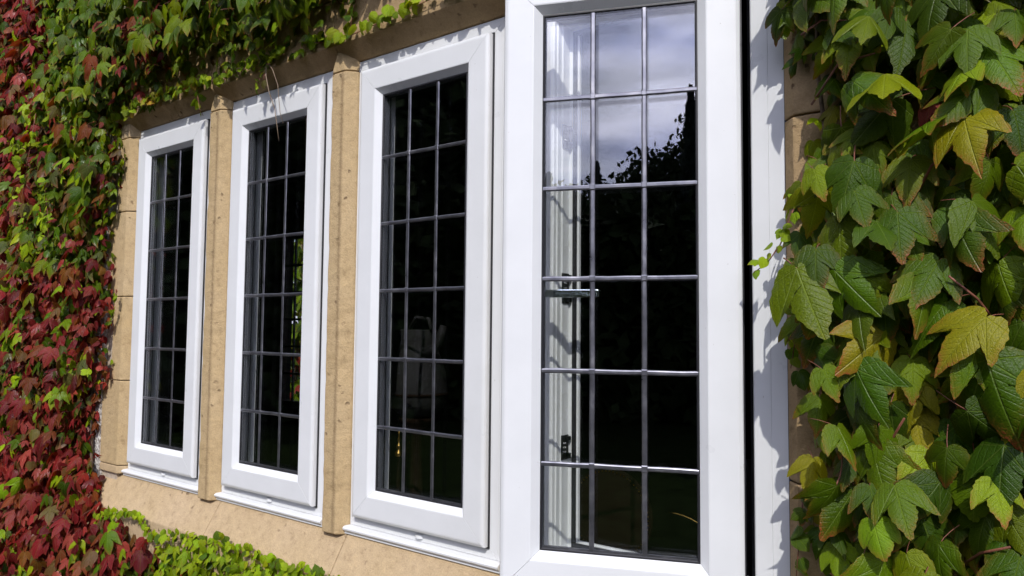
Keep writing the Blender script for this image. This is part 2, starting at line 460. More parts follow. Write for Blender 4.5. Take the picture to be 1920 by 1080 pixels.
class MB:
    def __init__(s):
        s.v, s.f, s.sm = [], [], []
    def add(s, vs, fs, smooth=False):
        n = len(s.v)
        s.v += [tuple(p) for p in vs]
        s.f += [tuple(i + n for i in f) for f in fs]
        s.sm += [smooth] * len(fs)
    def box(s, x0, x1, y0, y1, z0, z1):
        s.add([(x0, y0, z0), (x1, y0, z0), (x1, y1, z0), (x0, y1, z0), (x0, y0, z1), (x1, y0, z1), (x1, y1, z1), (x0, y1, z1)],
              [(0, 3, 2, 1), (4, 5, 6, 7), (0, 1, 5, 4), (1, 2, 6, 5), (2, 3, 7, 6), (3, 0, 4, 7)])
    def prism(s, poly, a, b, axis):
        """closed polygon extruded along an axis; poly points are the two other coordinates in order"""
        n = len(poly)
        def P(p, t):
            if axis == 'x': return (t, p[0], p[1])
            if axis == 'y': return (p[0], t, p[1])
            return (p[0], p[1], t)
        s.add([P(p, a) for p in poly] + [P(p, b) for p in poly],
              [tuple(range(n))[::-1], tuple(range(n, 2 * n))] + [(i, (i + 1) % n, n + (i + 1) % n, n + i) for i in range(n)])
    def sweep(s, prof, x0, x1, z0, z1, gap=0.0004):
        """mitred rectangular frame; prof = closed list of (inward, y)"""
        n = len(prof)
        for side in range(4):
            vs = []
            for e in (0, 1):
                for (u, y) in prof:
                    if side == 0: p = (x0 + u, y, (z0 + u + gap) if e == 0 else (z1 - u - gap))
                    elif side == 1: p = ((x0 + u + gap) if e == 0 else (x1 - u - gap), y, z1 - u)
                    elif side == 2: p = (x1 - u, y, (z1 - u - gap) if e == 0 else (z0 + u + gap))
                    else: p = ((x1 - u - gap) if e == 0 else (x0 + u + gap), y, z0 + u)
                    vs.append(p)
            s.add(vs, [tuple(range(n))[::-1], tuple(range(n, 2 * n))] + [(i, (i + 1) % n, n + (i + 1) % n, n + i) for i in range(n)])
    def tube(s, pts, r, seg=7, taper=None):
        pts = [Vector(p) for p in pts]
        n = len(pts)
        vs = []
        for i, p in enumerate(pts):
            d = (pts[min(i + 1, n - 1)] - pts[max(i - 1, 0)]).normalized()
            a = d.cross(Vector((0.3, 0.9, 0.31))).normalized()
            b_ = d.cross(a)
            rr = r if taper is None else r + (taper - r) * i / (n - 1)
            for k in range(seg):
                t = 2 * math.pi * k / seg
                vs.append(p + a * (rr * math.cos(t)) + b_ * (rr * math.sin(t)))
        fs = []
        for i in range(n - 1):
            for k in range(seg):
                fs.append((i * seg + k, i * seg + (k + 1) % seg, (i + 1) * seg + (k + 1) % seg, (i + 1) * seg + k))
        fs.append(tuple(range(seg))[::-1]); fs.append(tuple(range((n - 1) * seg, n * seg)))
        s.add(vs, fs, True)
    def lathe(s, prof, cx=0, cy=0, cz=0, seg=28):
        n = len(prof)
        vs = [(cx + r * math.cos(2 * math.pi * k / seg), cy + r * math.sin(2 * math.pi * k / seg), cz + z) for r, z in prof for k in range(seg)]
        fs = [(i * seg + k, i * seg + (k + 1) % seg, (i + 1) * seg + (k + 1) % seg, (i + 1) * seg + k) for i in range(n - 1) for k in range(seg)]
        fs.append(tuple(range(seg))[::-1]); fs.append(tuple(range((n - 1) * seg, n * seg)))
        s.add(vs, fs, True)
    def mesh(s, name, mat, fix=True, bevel=0.0, bseg=1):
        me = bpy.data.meshes.new(name)
        me.from_pydata(s.v, [], s.f)
        me.polygons.foreach_set('use_smooth', s.sm)
        if fix or bevel:
            bm = bmesh.new(); bm.from_mesh(me)
            bmesh.ops.recalc_face_normals(bm, faces=bm.faces)
            if bevel:
                bmesh.ops.bevel(bm, geom=[e for e in bm.edges if e.is_manifold and e.calc_face_angle(0) > 0.35], offset=bevel, segments=bseg, profile=0.6, affect='EDGES')
            bm.to_mesh(me); bm.free()
        me.materials.append(mat)
        return me
    def build(s, name, mat, parent=None, bevel=0.0, bseg=1, loc=None):
        return link(name, s.mesh(name, mat, True, bevel, bseg), parent, loc)

# ------------------------------------------------------------------ dimensions (metres; z=0 is the bottom of the glass, y=0 its outer face)
GW, GH, PITCH = 0.2977, 1.05, 0.6198
SS = 0.0777                      # glass edge to sash edge
FL = 0.104                       # glass edge to frame edge, left
FRX = [0.110, 0.116, 0.117, 0.133]   # the same, right, per window
ZT, ZB = 1.163, -0.105           # frame top / bottom
YS = -0.026                      # face of jambs and mullions
YL = -0.042                      # face of lintel and wall

# ------------------------------------------------------------------ ground, added dark strip
mb = MB(); mb.add([(-300, -300, -1.12), (300, -300, -1.12), (300, 300, -1.12), (-300, 300, -1.12)], [(0, 1, 2, 3)])
tag(mb.build('ground', GRASS), kind='structure')
mb = MB(); mb.box(-6, 8, -2.6, -0.05, -1.12, -1.10)
tag(mb.build('added_dark_ground', PAVE), kind='structure')  # unseen strip added so the lower glass reflects black

# ------------------------------------------------------------------ house wall (rough-cast) round the stone surround
XJ0 = -0.235                     # back edge of the left jamb stones
XJ1 = FRX[3] + 3 * PITCH + GW    # right frame edge
wall = empty('house_wall', (1.0, 0, -1.12))
tag(wall, 'pale rough rendered house wall hidden under the climbing leaves', 'wall', None, 'thing')
def wpart(name, x0, x1, z0, z1, y0=YL + 0.012, y1=0.10, mat=RENDER):
    b = MB(); b.box(x0 - 1.0, x1 - 1.0, y0, y1, z0 + 1.12, z1 + 1.12)
    return b.build(name, mat, wall)
wpart('wall_panel', -4.6, -0.262, -1.12, 2.75)
wpart('wall_panel', 2.62, 5.2, -1.12, 2.75)
wpart('wall_panel', -0.262, 2.62, -1.12, -0.36)
wpart('wall_panel', -0.262, 2.62, 1.50, 2.75)
# mortar core behind the surround stones (so that joints are recessed, not open)
core = MB()
core.box(-1.262, -1.0 - FL - 0.04, -0.015, 0.098, 1.12 - 0.36, 1.12 + 1.50)
core.box(XJ1 + 0.04 - 1.0, 1.62, -0.015, 0.098, 1.12 - 0.36, 1.12 + 1.50)
core.box(-1.0 - FL - 0.038, XJ1 + 0.038 - 1.0, -0.015, 0.098, 1.12 + 1.215, 1.12 + 1.498)
core.box(-1.0 - FL - 0.038, XJ1 + 0.038 - 1.0, -0.015, 0.098, 1.12 - 0.358, 1.12 - 0.20)
core.build('mortar_core', MORTAR, wall)

# ------------------------------------------------------------------ dressed stone surround: every stone a part
sur = empty('stone_window_surround', (1.0, 0, -0.36))
tag(sur, 'honey coloured dressed stone surround with chamfered mullions framing the four windows', 'window surround', None, 'thing')
OX, OZ = 1.0, -0.36
def stone(name, poly, a, b, axis, mat=STONE, bev=0.0035, cx=None):
    m = MB()
    if cx is not None:
        zs = [a + (b - a) * i / 46 for i in range(47)]
        rr = random.Random(int(cx * 1000))
        rings = []
        for i, z_ in enumerate(zs):
            for q, (x, y) in enumerate(poly):
                e = 0.0 if (q in (0, len(poly) - 1) or i in (0, 46)) else 1.0
                chip = max(0.0, rr.gauss(0, 0.0011)) if q in (2, 3) else rr.uniform(-0.0002, 0.0002)
                rings.append((x - cx + e * (chip if q == 2 else -chip), y + e * abs(chip) * 0.8, z_ - OZ))
        k_ = len(poly)
        m.add(rings, [tuple(range(k_))[::-1], tuple(range(46 * k_, 47 * k_))] + [(i * k_ + q, i * k_ + (q + 1) % k_, (i + 1) * k_ + (q + 1) % k_, (i + 1) * k_ + q) for i in range(46) for q in range(k_)])
        return m.build(name, mat, sur, bevel=bev, bseg=2, loc=(cx - OX, 0, 0))
    if axis == 'z':
        m.prism([(x - OX, y) for x, y in poly], a - OZ, b - OZ, 'z')
    elif axis == 'x':
        m.prism([(y, z - OZ) for y, z in poly], a - OX, b - OX, 'x')
    else:
        m.prism([(x - OX, z - OZ) for x, z in poly], a, b, 'y')
    o = m.build(name, mat, sur, bevel=bev, bseg=2)
    return o
CH = 0.026
# mullions
for k in range(3):
    xa = k * PITCH + GW + FRX[k] - 0.002
    xb = (k + 1) * PITCH - FL + 0.002
    prof = [(xa, 0.075), (xa, 0.0), (xa + CH, YS), (xb - CH, YS), (xb, 0.0), (xb, 0.075)]
    stone('mullion', prof, -0.131, 1.136, 'z', STONE_MUL, 0.0035, (xa + xb) / 2)
    # the stub cut on the lintel stone above, one joint up
    prof2 = [(x + (0.0015 if i < 3 else -0.0015), y) for i, (x, y) in enumerate(prof)]
    mh = MB(); cxm = (xa + xb) / 2
    rings = []
    for z_, k_ in ((1.1385, 1.0), (1.150, 0.92), (1.175, 0.45), (1.200, 0.10)):
        for q, (x, y) in enumerate(prof2):
            if q in (2, 3):      # the front fillet narrows to a point under the lintel
                x = cxm + (x - cxm) * k_
            rings.append((x - OX, y, z_ - OZ))
    mh.add(rings, [tuple(range(6))[::-1], tuple(range(18, 24))] + [(i * 6 + q, i * 6 + (q + 1) % 6, (i + 1) * 6 + (q + 1) % 6, (i + 1) * 6 + q) for i in range(3) for q in range(6)])
    mh.build('mullion_head', STONE, sur, bevel=0.0015)
# left jamb stones (chamfer towards the window), uneven lengths into the wall
xe = -FL + 0.002
zj = [(-0.092, 0.2185, -0.262), (0.2215, 0.5325, -0.198), (0.5355, 0.8545, -0.262), (0.8575, 1.1365, -0.200)]
for z0, z1, xo in zj:
    stone('jamb_stone', [(xo, 0.09), (xo, YS), (xe - CH, YS), (xe, 0.0), (xe, 0.09)], z0, z1, 'z')
xr = XJ1 - 0.002
for z0, z1, xo in [(-0.092, 0.16, 2.60), (0.163, 0.41, 2.48), (0.413, 0.80, 2.60), (0.803, 1.1365, 2.48)]:
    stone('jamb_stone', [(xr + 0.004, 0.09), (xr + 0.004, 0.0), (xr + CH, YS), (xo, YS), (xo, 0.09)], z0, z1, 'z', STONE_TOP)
for (a, b_) in ((-0.262, xe), (XJ1, 2.60)):      # head ends
    stone('jamb_head_stone', [(a, 0.09), (a, YS), (b_ - CH if a < 0 else b_, YS), (b_, 0.0) if a < 0 else (b_, 0.02), (b_, 0.09)] if a < 0 else
          [(a, 0.09), (a, 0.0), (a + CH, YS), (b_, YS), (b_, 0.09)], 1.1395, 1.214, 'z', STONE_SILL)
# lintel stones: sloping soffit chamfer, joints above the mullions
lp = [(0.09, 1.215), (0.09, 1.166), (0.0, 1.166), (YL, 1.207), (YL, 1.34), (0.09, 1.34)]
lp = [(0.09, 1.166), (0.0, 1.166), (YL, 1.207), (YL, 1.34), (0.09, 1.34)]
xs = [-0.262, 0.455 + 0.01, 1.08, 1.70, 2.62]
for i in range(4):
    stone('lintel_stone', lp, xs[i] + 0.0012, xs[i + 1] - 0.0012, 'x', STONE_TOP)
xs2 = [-0.262, 0.30, 0.92, 1.38, 2.05, 2.62]
for i in range(5):
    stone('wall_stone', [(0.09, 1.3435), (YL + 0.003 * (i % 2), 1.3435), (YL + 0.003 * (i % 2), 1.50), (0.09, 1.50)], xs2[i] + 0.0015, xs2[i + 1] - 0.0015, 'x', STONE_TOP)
# sill stones
sp_ = [(0.09, -0.36), (-0.066, -0.36), (-0.066, -0.232), (0.0, -0.1235), (0.09, -0.1235)]
xs = [-0.262, 0.53, 1.135, 1.79, 2.62]
for i in range(4):
    stone('sill_stone', sp_, xs[i] + 0.0012, xs[i + 1] - 0.0012, 'x', STONE_SILL)
for (a, b_) in ((-0.262, xe), (XJ1, 2.60)):
    stone('jamb_base_stone', [(a, 0.09), (a, YS), (b_ - CH, YS), (b_, 0.0), (b_, 0.09)] if a < 0 else
          [(a, 0.09), (a, 0.0), (a + CH, YS), (b_, YS), (b_, 0.09)], -0.1225 if a < 0 else -0.1225, -0.095, 'z', STONE_SILL)

# ------------------------------------------------------------------ windows
SASH = [(0.0, 0.004), (0.0, -0.0100), (0.0018, -0.0133), (0.0075, -0.0160), (0.011, -0.0165), (0.0595, -0.0165), (0.0618, -0.0158),
        (0.0635, -0.0140), (0.0760, -0.0012), (0.0777, 0.0), (0.0777, 0.0008), (0.066, 0.0008), (0.066, 0.0268), (0.0775, 0.0272), (0.072, 0.036),
        (0.0605, 0.0470), (0.0600, 0.0620), (0.0120, 0.0620), (0.0120, 0.0040)]
FRAME = [(0.0, 0.005), (0.0300, 0.005), (0.0325, 0.007), (0.0330, 0.016), (0.0355, 0.018), (0.0355, 0.024), (0.0340, 0.026), (0.0340, 0.034),
         (0.0370, 0.037), (0.0370, 0.0635), (0.0440, 0.0645), (0.0460, 0.067), (0.0460, 0.0745), (0.0, 0.0745)]
def lead_profile(w, h):
    return [(-w / 2, 0.0), (-w / 2 * 0.8, -h * 0.7), (-w / 2 * 0.45, -h), (w / 2 * 0.45, -h), (w / 2 * 0.8, -h * 0.7), (w / 2, 0.0)]
colx = [GW * i / 3 for i in (1, 2)]
rowz = [0.164 + 0.1785 * i for i in range(5)]
cxe = [-0.0105] + colx + [GW + 0.0105]
rze = [-0.0105] + rowz + [GH + 0.0105]

def wob(pts, amt):
    return pts

def sash(parent, loc, rz, first):
    m = MB(); m.sweep(SASH, -SS, GW + SS, -SS, GH + SS)
    s = m.build('sash', UPVC, parent)
    s.location = loc; s.rotation_euler = (0, 0, rz)
    # glazing gaskets (outside, inside) and spacer bar between the two sheets
    g = MB(); g.sweep([(SS - 0.001, 0.0007), (SS - 0.001, -0.0010), (SS + 0.0022, -0.0018), (SS + 0.0042, 0.0), (SS + 0.0042, 0.0007)], -SS, GW + SS, -SS, GH + SS, 0)
    g.sweep([(SS - 0.0015, 0.0265), (SS + 0.0012, 0.0265), (SS + 0.001, 0.0285), (SS - 0.002, 0.0285)], -SS, GW + SS, -SS, GH + SS, 0)
    g.build('glazing_gasket', RUBBER, s)
    g = MB(); g.sweep([(SS - 0.011, 0.0052), (SS + 0.0026, 0.0052), (SS + 0.0036, 0.0085), (SS + 0.0036, 0.0175), (SS + 0.0026, 0.0208), (SS - 0.011, 0.0208)], -SS, GW + SS, -SS, GH + SS, 0)
    g.build('spacer_bar', SPACER, s)
    # weather seal behind the overlap
    g = MB(); g.sweep([(-0.0032, 0.0042), (-0.0032, 0.0005), (-0.0004, 0.0002), (-0.0004, 0.0042)], -SS, GW + SS, -SS, GH + SS, 0)
    g.build('weather_seal', RUBBER, s)
    # outer sheet: the eighteen panes between the leads; inner sheet plain
    for i in range(3):
        for j in range(6):
            w_, h_ = cxe[i + 1] - cxe[i] - 0.0004, rze[j + 1] - rze[j] - 0.0004
            key = 'pane_%d_%d' % (i, j)
            me = bpy.data.meshes.get(key)
            if me is None:
                b = MB(); b.box(0, w_, 0, 0.004, 0, h_)
                me = b.mesh(key, GLASS)
            link('glass_pane', me, s, (cxe[i] + 0.0002, 0.001, rze[j] + 0.0002))
    b = MB(); b.box(-0.0105, GW + 0.0105, 0.0215, 0.0255, -0.0105, GH + 0.0105)
    b.build('inner_glass', GLASS, s)
    # leads, outside and (thinner) inside the room
    for x in colx:
        b = MB(); n = 14
        pr = lead_profile(0.0098, 0.0020)
        z0, z1 = 0.001, GH - 0.001 - 0.003
        ring = []
        for i in range(n + 1):
            z = z0 + (z1 - z0) * i / n
            dx = random.uniform(-0.0004, 0.0004)
            ring += [(x + px + dx, py + 0.001, z) for px, py in pr]
        k = len(pr)
        b.add(ring, [(i * k + q, i * k + q + 1, (i + 1) * k + q + 1, (i + 1) * k + q) for i in range(n) for q in range(k - 1)] + [tuple(range(k)), tuple(range(n * k, n * k + k))[::-1]])
        b.build('lead_strip', LEAD, s)
    for z in rowz:
        b = MB(); n = 9
        pr = lead_profile(0.0098, 0.0034)
        ring = []
        for i in range(n + 1):
            x = 0.001 + (GW - 0.002) * i / n
            dz = random.uniform(-0.0005, 0.0005)
            ring += [(x, py + 0.001, z + px + dz) for px, py in pr]
        k = len(pr)
        b.add(ring, [(i * k + q, i * k + q + 1, (i + 1) * k + q + 1, (i + 1) * k + q) for i in range(n) for q in range(k - 1)] + [tuple(range(k)), tuple(range(n * k, n * k + k))[::-1]])
        b.build('lead_strip', LEAD, s)
    b = MB()
    for x in colx:
        for z in rowz:
            w1, w2 = random.uniform(0.0052, 0.0064), random.uniform(0.0052, 0.0064)
            b.add([(x - w1, -0.0018, z - w2), (x + w1, -0.0018, z - w2), (x + w1, -0.0018, z + w2), (x - w1, -0.0018, z + w2),
                   (x - w1 * .7, -0.0031, z - w2 * .7), (x + w1 * .7, -0.0031, z - w2 * .7), (x + w1 * .7, -0.0031, z + w2 * .7), (x - w1 * .7, -0.0031, z + w2 * .7)],
                  [(4, 5, 6, 7), (0, 1, 5, 4), (1, 2, 6, 5), (2, 3, 7, 6), (3, 0, 4, 7), (0, 3, 2, 1)])
    tag(b.build('solder_joint', LEAD, s), kind='stuff')
    b = MB(); b.box(0.0015, GW - 0.0015, -0.0002, 0.001, 0.0012, 0.0078)
    b.build('lead_edge_strip', LEAD, s)
    return s

def drain_cap(parent, x, z):
    b = MB(); n = 8
    pts = []
    for i in range(n + 1):
        a = math.pi * i / n
        pts.append((math.cos(a) * 0.013, -math.sin(a) * 0.0085))
    top = [(x + px, 0.0048 + py * 0.72, z + 0.0045) for px, py in pts]
    bot = [(x + px * 1.05, 0.0048 + py, z - 0.0055) for px, py in pts]
    b.add(top + bot, [tuple(range(n + 1)), tuple(range(n + 1, 2 * n + 2))[::-1]] + [(i, i + 1, n + 2 + i, n + 1 + i) for i in range(n)] + [(0, n + 1, 2 * n + 1, n)])
    return b.build('drain_cap', UPVC, parent, bevel=0.0012)

labels = [
    'white closed window with leaded panes, narrowest and farthest along the wall beside the red leaves',
    'white closed window with leaded panes and a dangling dry tendril hanging over its head',
    'white closed leaded window just left of the one that stands open',
    'white leaded window swung open, its glass reflecting cloudy sky and treetops',
]
for k in range(4):
    x0 = k * PITCH
    w = empty('casement_window', (x0 + GW / 2, 0, ZB))
    tag(w, labels[k], 'window', 'leaded casement windows in the stone surround', 'thing')
    ox = x0 + GW / 2
    fr = MB()
    fx1 = x0 + GW + FL
    fr.sweep(FRAME, x0 - FL - ox, fx1 - ox, -0.104 - ZB, GH + FL - ZB)
    # frame extenders to the stone, right side and head
    fr.box(fx1 - ox + 0.0003, x0 + GW + FRX[k] - ox, 0.0056, 0.074, 0.001, GH + FL - ZB - 0.0005)
    fr.box(x0 - FL - ox, x0 + GW + FRX[k] - ox, 0.0056, 0.074, GH + FL - ZB, ZT - ZB)
    fr.build('outer_frame', UPVC, w)
    # projecting nosing under the frame
    nb = MB()
    xl, xr_ = x0 - FL - 0.005 - ox, x0 + GW + FRX[k] + 0.003 - ox
    nb.prism([(0.074, 0.0), (0.0, 0.0), (-0.0125, -0.0025), (-0.0165, -0.0065), (-0.0160, -0.0105), (-0.012, -0.0135), (-0.0085, -0.0165), (-0.0085, -0.0215), (0.074, -0.0215)], xl, xr_, 'x')
    nb.build('sill_nosing', UPVC, w)
    if k < 3:
        drain_cap(w, x0 + 0.155 - ox, -0.0915 - ZB)
        sash(w, (x0 - ox, 0, -ZB), 0, k == 0)
    else:
        drain_cap(w, x0 + 0.155 - ox, -0.0915 - ZB)
        s = sash(w, (1.8691 - ox, -0.1548, -ZB), R_(21.96), False)
        # lever handle on the room side of the opening stile
        h = MB()
        h.box(-0.062, -0.034, 0.0622, 0.074, 0.435, 0.565)
        hb = h.build('handle_plate', CHROME, s, bevel=0.003, bseg=2)
        h = MB()
        h.tube([(-0.048, 0.070, 0.497), (-0.048, 0.098, 0.497)], 0.009, 10)
        h.prism([(-0.058, 0.092), (-0.03, 0.090), (0.03, 0.094), (0.096, 0.098), (0.101, 0.104), (0.094, 0.110), (0.015, 0.108), (-0.03, 0.106), (-0.056, 0.108)], 0.489, 0.506, 'z')
        h.build('handle_lever', CHROME, s, bevel=0.002, bseg=2)
        # locking keeps on the jamb
        for zc, hh in ((0.515, 0.034), (0.162, 0.027), (0.86, 0.027)):
            kx = x0 - FL + 0.0372 - ox
            b = MB()
            b.box(kx - 0.001, kx + 0.0025, 0.034, 0.0615, zc - hh - ZB, zc + hh - ZB)
            b.box(kx + 0.0025, kx + 0.010, 0.050, 0.060, zc - hh * 0.9 - ZB, zc - hh * 0.45 - ZB)
            b.box(kx + 0.0025, kx + 0.010, 0.050, 0.060, zc + hh * 0.55 - ZB, zc + hh * 0.9 - ZB)
            kp = b.build('locking_keep', KEEP, w, bevel=0.0008)
            b = MB()
            for q in (-0.35, 0.0, 0.35):
                for yy in (0.040, 0.047):
                    b.tube([(kx + 0.0024, yy, zc + q * hh - ZB), (kx + 0.0040, yy, zc + q * hh - ZB)], 0.0022, 8)
            b.build('screw', SCREW, kp)
        # dark seal lines round the opening
        g = MB(); g.sweep([(0.0465, 0.0648), (0.0572, 0.0648), (0.0572, 0.0625), (0.0475, 0.0610)], x0 - FL - ox, fx1 - ox, -0.104 - ZB, GH + FL - ZB, 0)
        g.build('frame_seal', RUBBER, w)
        tr_ = MB()
        tr_.prism([(x0 - FL + 0.0462 - ox, 0.0652), (x0 - FL + 0.0590 - ox, 0.0652), (x0 - FL + 0.0612 - ox, 0.0672), (x0 - FL + 0.0612 - ox, 0.0745), (x0 - FL + 0.0462 - ox, 0.0745)], -0.068 - ZB, 1.11 - ZB, 'z')
        tr_.prism([(0.0652, -0.104 + 0.0462 - ZB), (0.0652, -0.104 + 0.0590 - ZB), (0.0672, -0.104 + 0.0612 - ZB), (0.0745, -0.104 + 0.0612 - ZB), (0.0745, -0.104 + 0.0462 - ZB)], x0 - FL + 0.0616 - ox, fx1 - 0.06 - ox, 'x')
        tr_.build('inner_trim', UPVC, w)
        # friction stays, top and bottom
        hx = x0 + GW + 0.05 - ox
        for z in (-0.066 - ZB, GH + 0.064 - ZB):
            st = MB()
            st.prism([(hx, 0.05), (hx - 0.006, 0.043), (hx - 0.165, -0.052), (hx - 0.17, -0.044), (hx - 0.012, 0.056)], z, z + 0.0025, 'z')
            st.prism([(hx - 0.17, 0.052), (hx, 0.052), (hx, 0.062), (hx - 0.17, 0.062)], z - 0.0035, z - 0.0008, 'z')
            st.build('friction_stay', CHROME, w)
    # silicone bead on the right where frame meets stone
    sb = MB(); sb.box(x0 + GW + FRX[k] - ox, x0 + GW + FRX[k] + (0.0085 if k == 3 else 0.002) - ox, 0.0060, 0.03, 0.0, ZT - ZB - 0.002)
    sb.build('sealant_bead', simple('grey_sealant', (0.06, 0.065, 0.085), 0.5) if k == 3 else STONE, w)

# ------------------------------------------------------------------ room behind
def sbox(name, b, mat):
    m = MB(); m.box(*b); return tag(m.build(name, mat), kind='structure')
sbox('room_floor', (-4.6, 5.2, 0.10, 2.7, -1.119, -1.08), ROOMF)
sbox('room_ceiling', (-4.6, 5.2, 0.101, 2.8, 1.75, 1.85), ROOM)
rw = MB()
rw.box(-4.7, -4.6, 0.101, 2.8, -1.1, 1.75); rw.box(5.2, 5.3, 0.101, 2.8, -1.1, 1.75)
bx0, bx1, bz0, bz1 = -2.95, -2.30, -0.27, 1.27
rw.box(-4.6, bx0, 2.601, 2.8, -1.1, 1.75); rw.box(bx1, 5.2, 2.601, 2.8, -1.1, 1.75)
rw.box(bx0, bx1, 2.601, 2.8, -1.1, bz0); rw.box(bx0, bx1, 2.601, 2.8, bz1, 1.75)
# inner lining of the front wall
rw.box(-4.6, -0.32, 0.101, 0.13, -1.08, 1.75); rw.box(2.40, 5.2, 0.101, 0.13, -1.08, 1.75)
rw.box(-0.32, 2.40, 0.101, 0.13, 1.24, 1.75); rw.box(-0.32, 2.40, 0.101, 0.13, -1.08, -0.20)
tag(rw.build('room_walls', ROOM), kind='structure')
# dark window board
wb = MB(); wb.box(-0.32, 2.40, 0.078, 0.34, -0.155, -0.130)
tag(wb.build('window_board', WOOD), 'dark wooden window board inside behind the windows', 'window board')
# far leaded window
fw = empty('back_window', ((bx0 + bx1) / 2, 2.66, bz0))
tag(fw, 'distant leaded window across the dark room showing sunlit leaves', 'window', None, 'thing')
cx_ = (bx0 + bx1) / 2
b = MB(); b.sweep([(0, 0.0), (0.05, 0.0), (0.05, 0.06), (0, 0.06)], bx0 - cx_, bx1 - cx_, 0, bz1 - bz0, 0); b.build('window_frame', WOOD, fw)
nx, nz = 4, 6
for i in range(1, nx):
    x = bx0 + 0.05 + (bx1 - bx0 - 0.1) * i / nx - cx_
    b = MB(); b.box(x - 0.008, x + 0.008, 0.02, 0.035, 0.05, bz1 - bz0 - 0.05); b.build('lead_strip', RUBBER, fw)
for j in range(1, nz):
    z = 0.05 + (bz1 - bz0 - 0.1) * j / nz
    b = MB(); b.box(bx0 + 0.05 - cx_, bx1 - 0.05 - cx_, 0.0185, 0.0335, z - 0.01, z + 0.01); b.build('lead_strip', RUBBER, fw)
b = MB(); b.box(bx0 + 0.05 - cx_, bx1 - 0.05 - cx_, 0.036, 0.040, 0.05, bz1 - bz0 - 0.05); b.build('glass_pane', GLASS, fw)

# things on the window board
YJ = 0.20
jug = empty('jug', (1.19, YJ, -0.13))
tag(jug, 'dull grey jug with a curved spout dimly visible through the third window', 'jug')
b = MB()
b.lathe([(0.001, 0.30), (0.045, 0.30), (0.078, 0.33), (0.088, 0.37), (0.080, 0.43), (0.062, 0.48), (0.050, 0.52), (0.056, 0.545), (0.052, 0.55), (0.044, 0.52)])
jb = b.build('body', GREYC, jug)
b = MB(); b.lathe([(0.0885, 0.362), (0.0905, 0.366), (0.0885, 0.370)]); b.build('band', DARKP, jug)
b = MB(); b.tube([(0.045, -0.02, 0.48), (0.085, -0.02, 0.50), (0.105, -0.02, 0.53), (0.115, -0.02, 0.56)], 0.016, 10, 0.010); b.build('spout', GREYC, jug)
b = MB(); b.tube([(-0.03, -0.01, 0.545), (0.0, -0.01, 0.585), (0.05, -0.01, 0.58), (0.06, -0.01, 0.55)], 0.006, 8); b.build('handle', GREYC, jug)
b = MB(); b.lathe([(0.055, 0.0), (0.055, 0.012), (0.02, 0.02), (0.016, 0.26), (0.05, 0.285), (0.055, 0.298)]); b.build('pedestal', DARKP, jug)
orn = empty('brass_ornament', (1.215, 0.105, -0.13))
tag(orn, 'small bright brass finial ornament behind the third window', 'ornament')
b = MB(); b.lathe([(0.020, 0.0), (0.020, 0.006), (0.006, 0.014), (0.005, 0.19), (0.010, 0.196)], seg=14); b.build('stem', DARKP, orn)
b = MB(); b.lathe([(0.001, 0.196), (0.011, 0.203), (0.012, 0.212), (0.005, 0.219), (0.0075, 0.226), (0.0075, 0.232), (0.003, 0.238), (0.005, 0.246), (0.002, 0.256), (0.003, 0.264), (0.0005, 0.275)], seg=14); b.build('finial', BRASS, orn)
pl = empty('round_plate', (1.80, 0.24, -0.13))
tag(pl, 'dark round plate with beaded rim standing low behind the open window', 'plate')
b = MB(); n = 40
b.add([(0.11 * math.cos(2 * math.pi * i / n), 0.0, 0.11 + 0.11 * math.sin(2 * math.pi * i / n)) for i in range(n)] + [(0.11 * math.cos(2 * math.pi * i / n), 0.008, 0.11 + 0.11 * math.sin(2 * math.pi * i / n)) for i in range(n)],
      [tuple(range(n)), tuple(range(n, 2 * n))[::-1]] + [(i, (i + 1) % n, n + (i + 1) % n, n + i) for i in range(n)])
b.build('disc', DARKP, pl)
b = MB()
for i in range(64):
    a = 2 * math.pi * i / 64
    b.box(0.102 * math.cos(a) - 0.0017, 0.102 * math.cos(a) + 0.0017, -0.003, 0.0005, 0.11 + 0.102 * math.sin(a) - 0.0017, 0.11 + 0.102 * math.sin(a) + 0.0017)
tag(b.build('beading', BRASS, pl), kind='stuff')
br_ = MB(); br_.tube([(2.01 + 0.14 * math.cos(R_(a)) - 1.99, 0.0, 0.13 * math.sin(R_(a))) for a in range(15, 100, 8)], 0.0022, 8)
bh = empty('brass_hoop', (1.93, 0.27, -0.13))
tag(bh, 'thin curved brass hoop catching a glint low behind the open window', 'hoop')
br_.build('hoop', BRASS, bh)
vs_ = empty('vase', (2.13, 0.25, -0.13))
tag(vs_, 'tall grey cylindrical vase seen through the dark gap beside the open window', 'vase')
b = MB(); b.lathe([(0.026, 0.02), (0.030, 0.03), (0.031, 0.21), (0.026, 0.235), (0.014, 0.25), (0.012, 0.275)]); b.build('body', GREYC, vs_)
b = MB(); b.lathe([(0.034, 0.0), (0.034, 0.02), (0.028, 0.022)]); b.build('foot', DARKP, vs_)

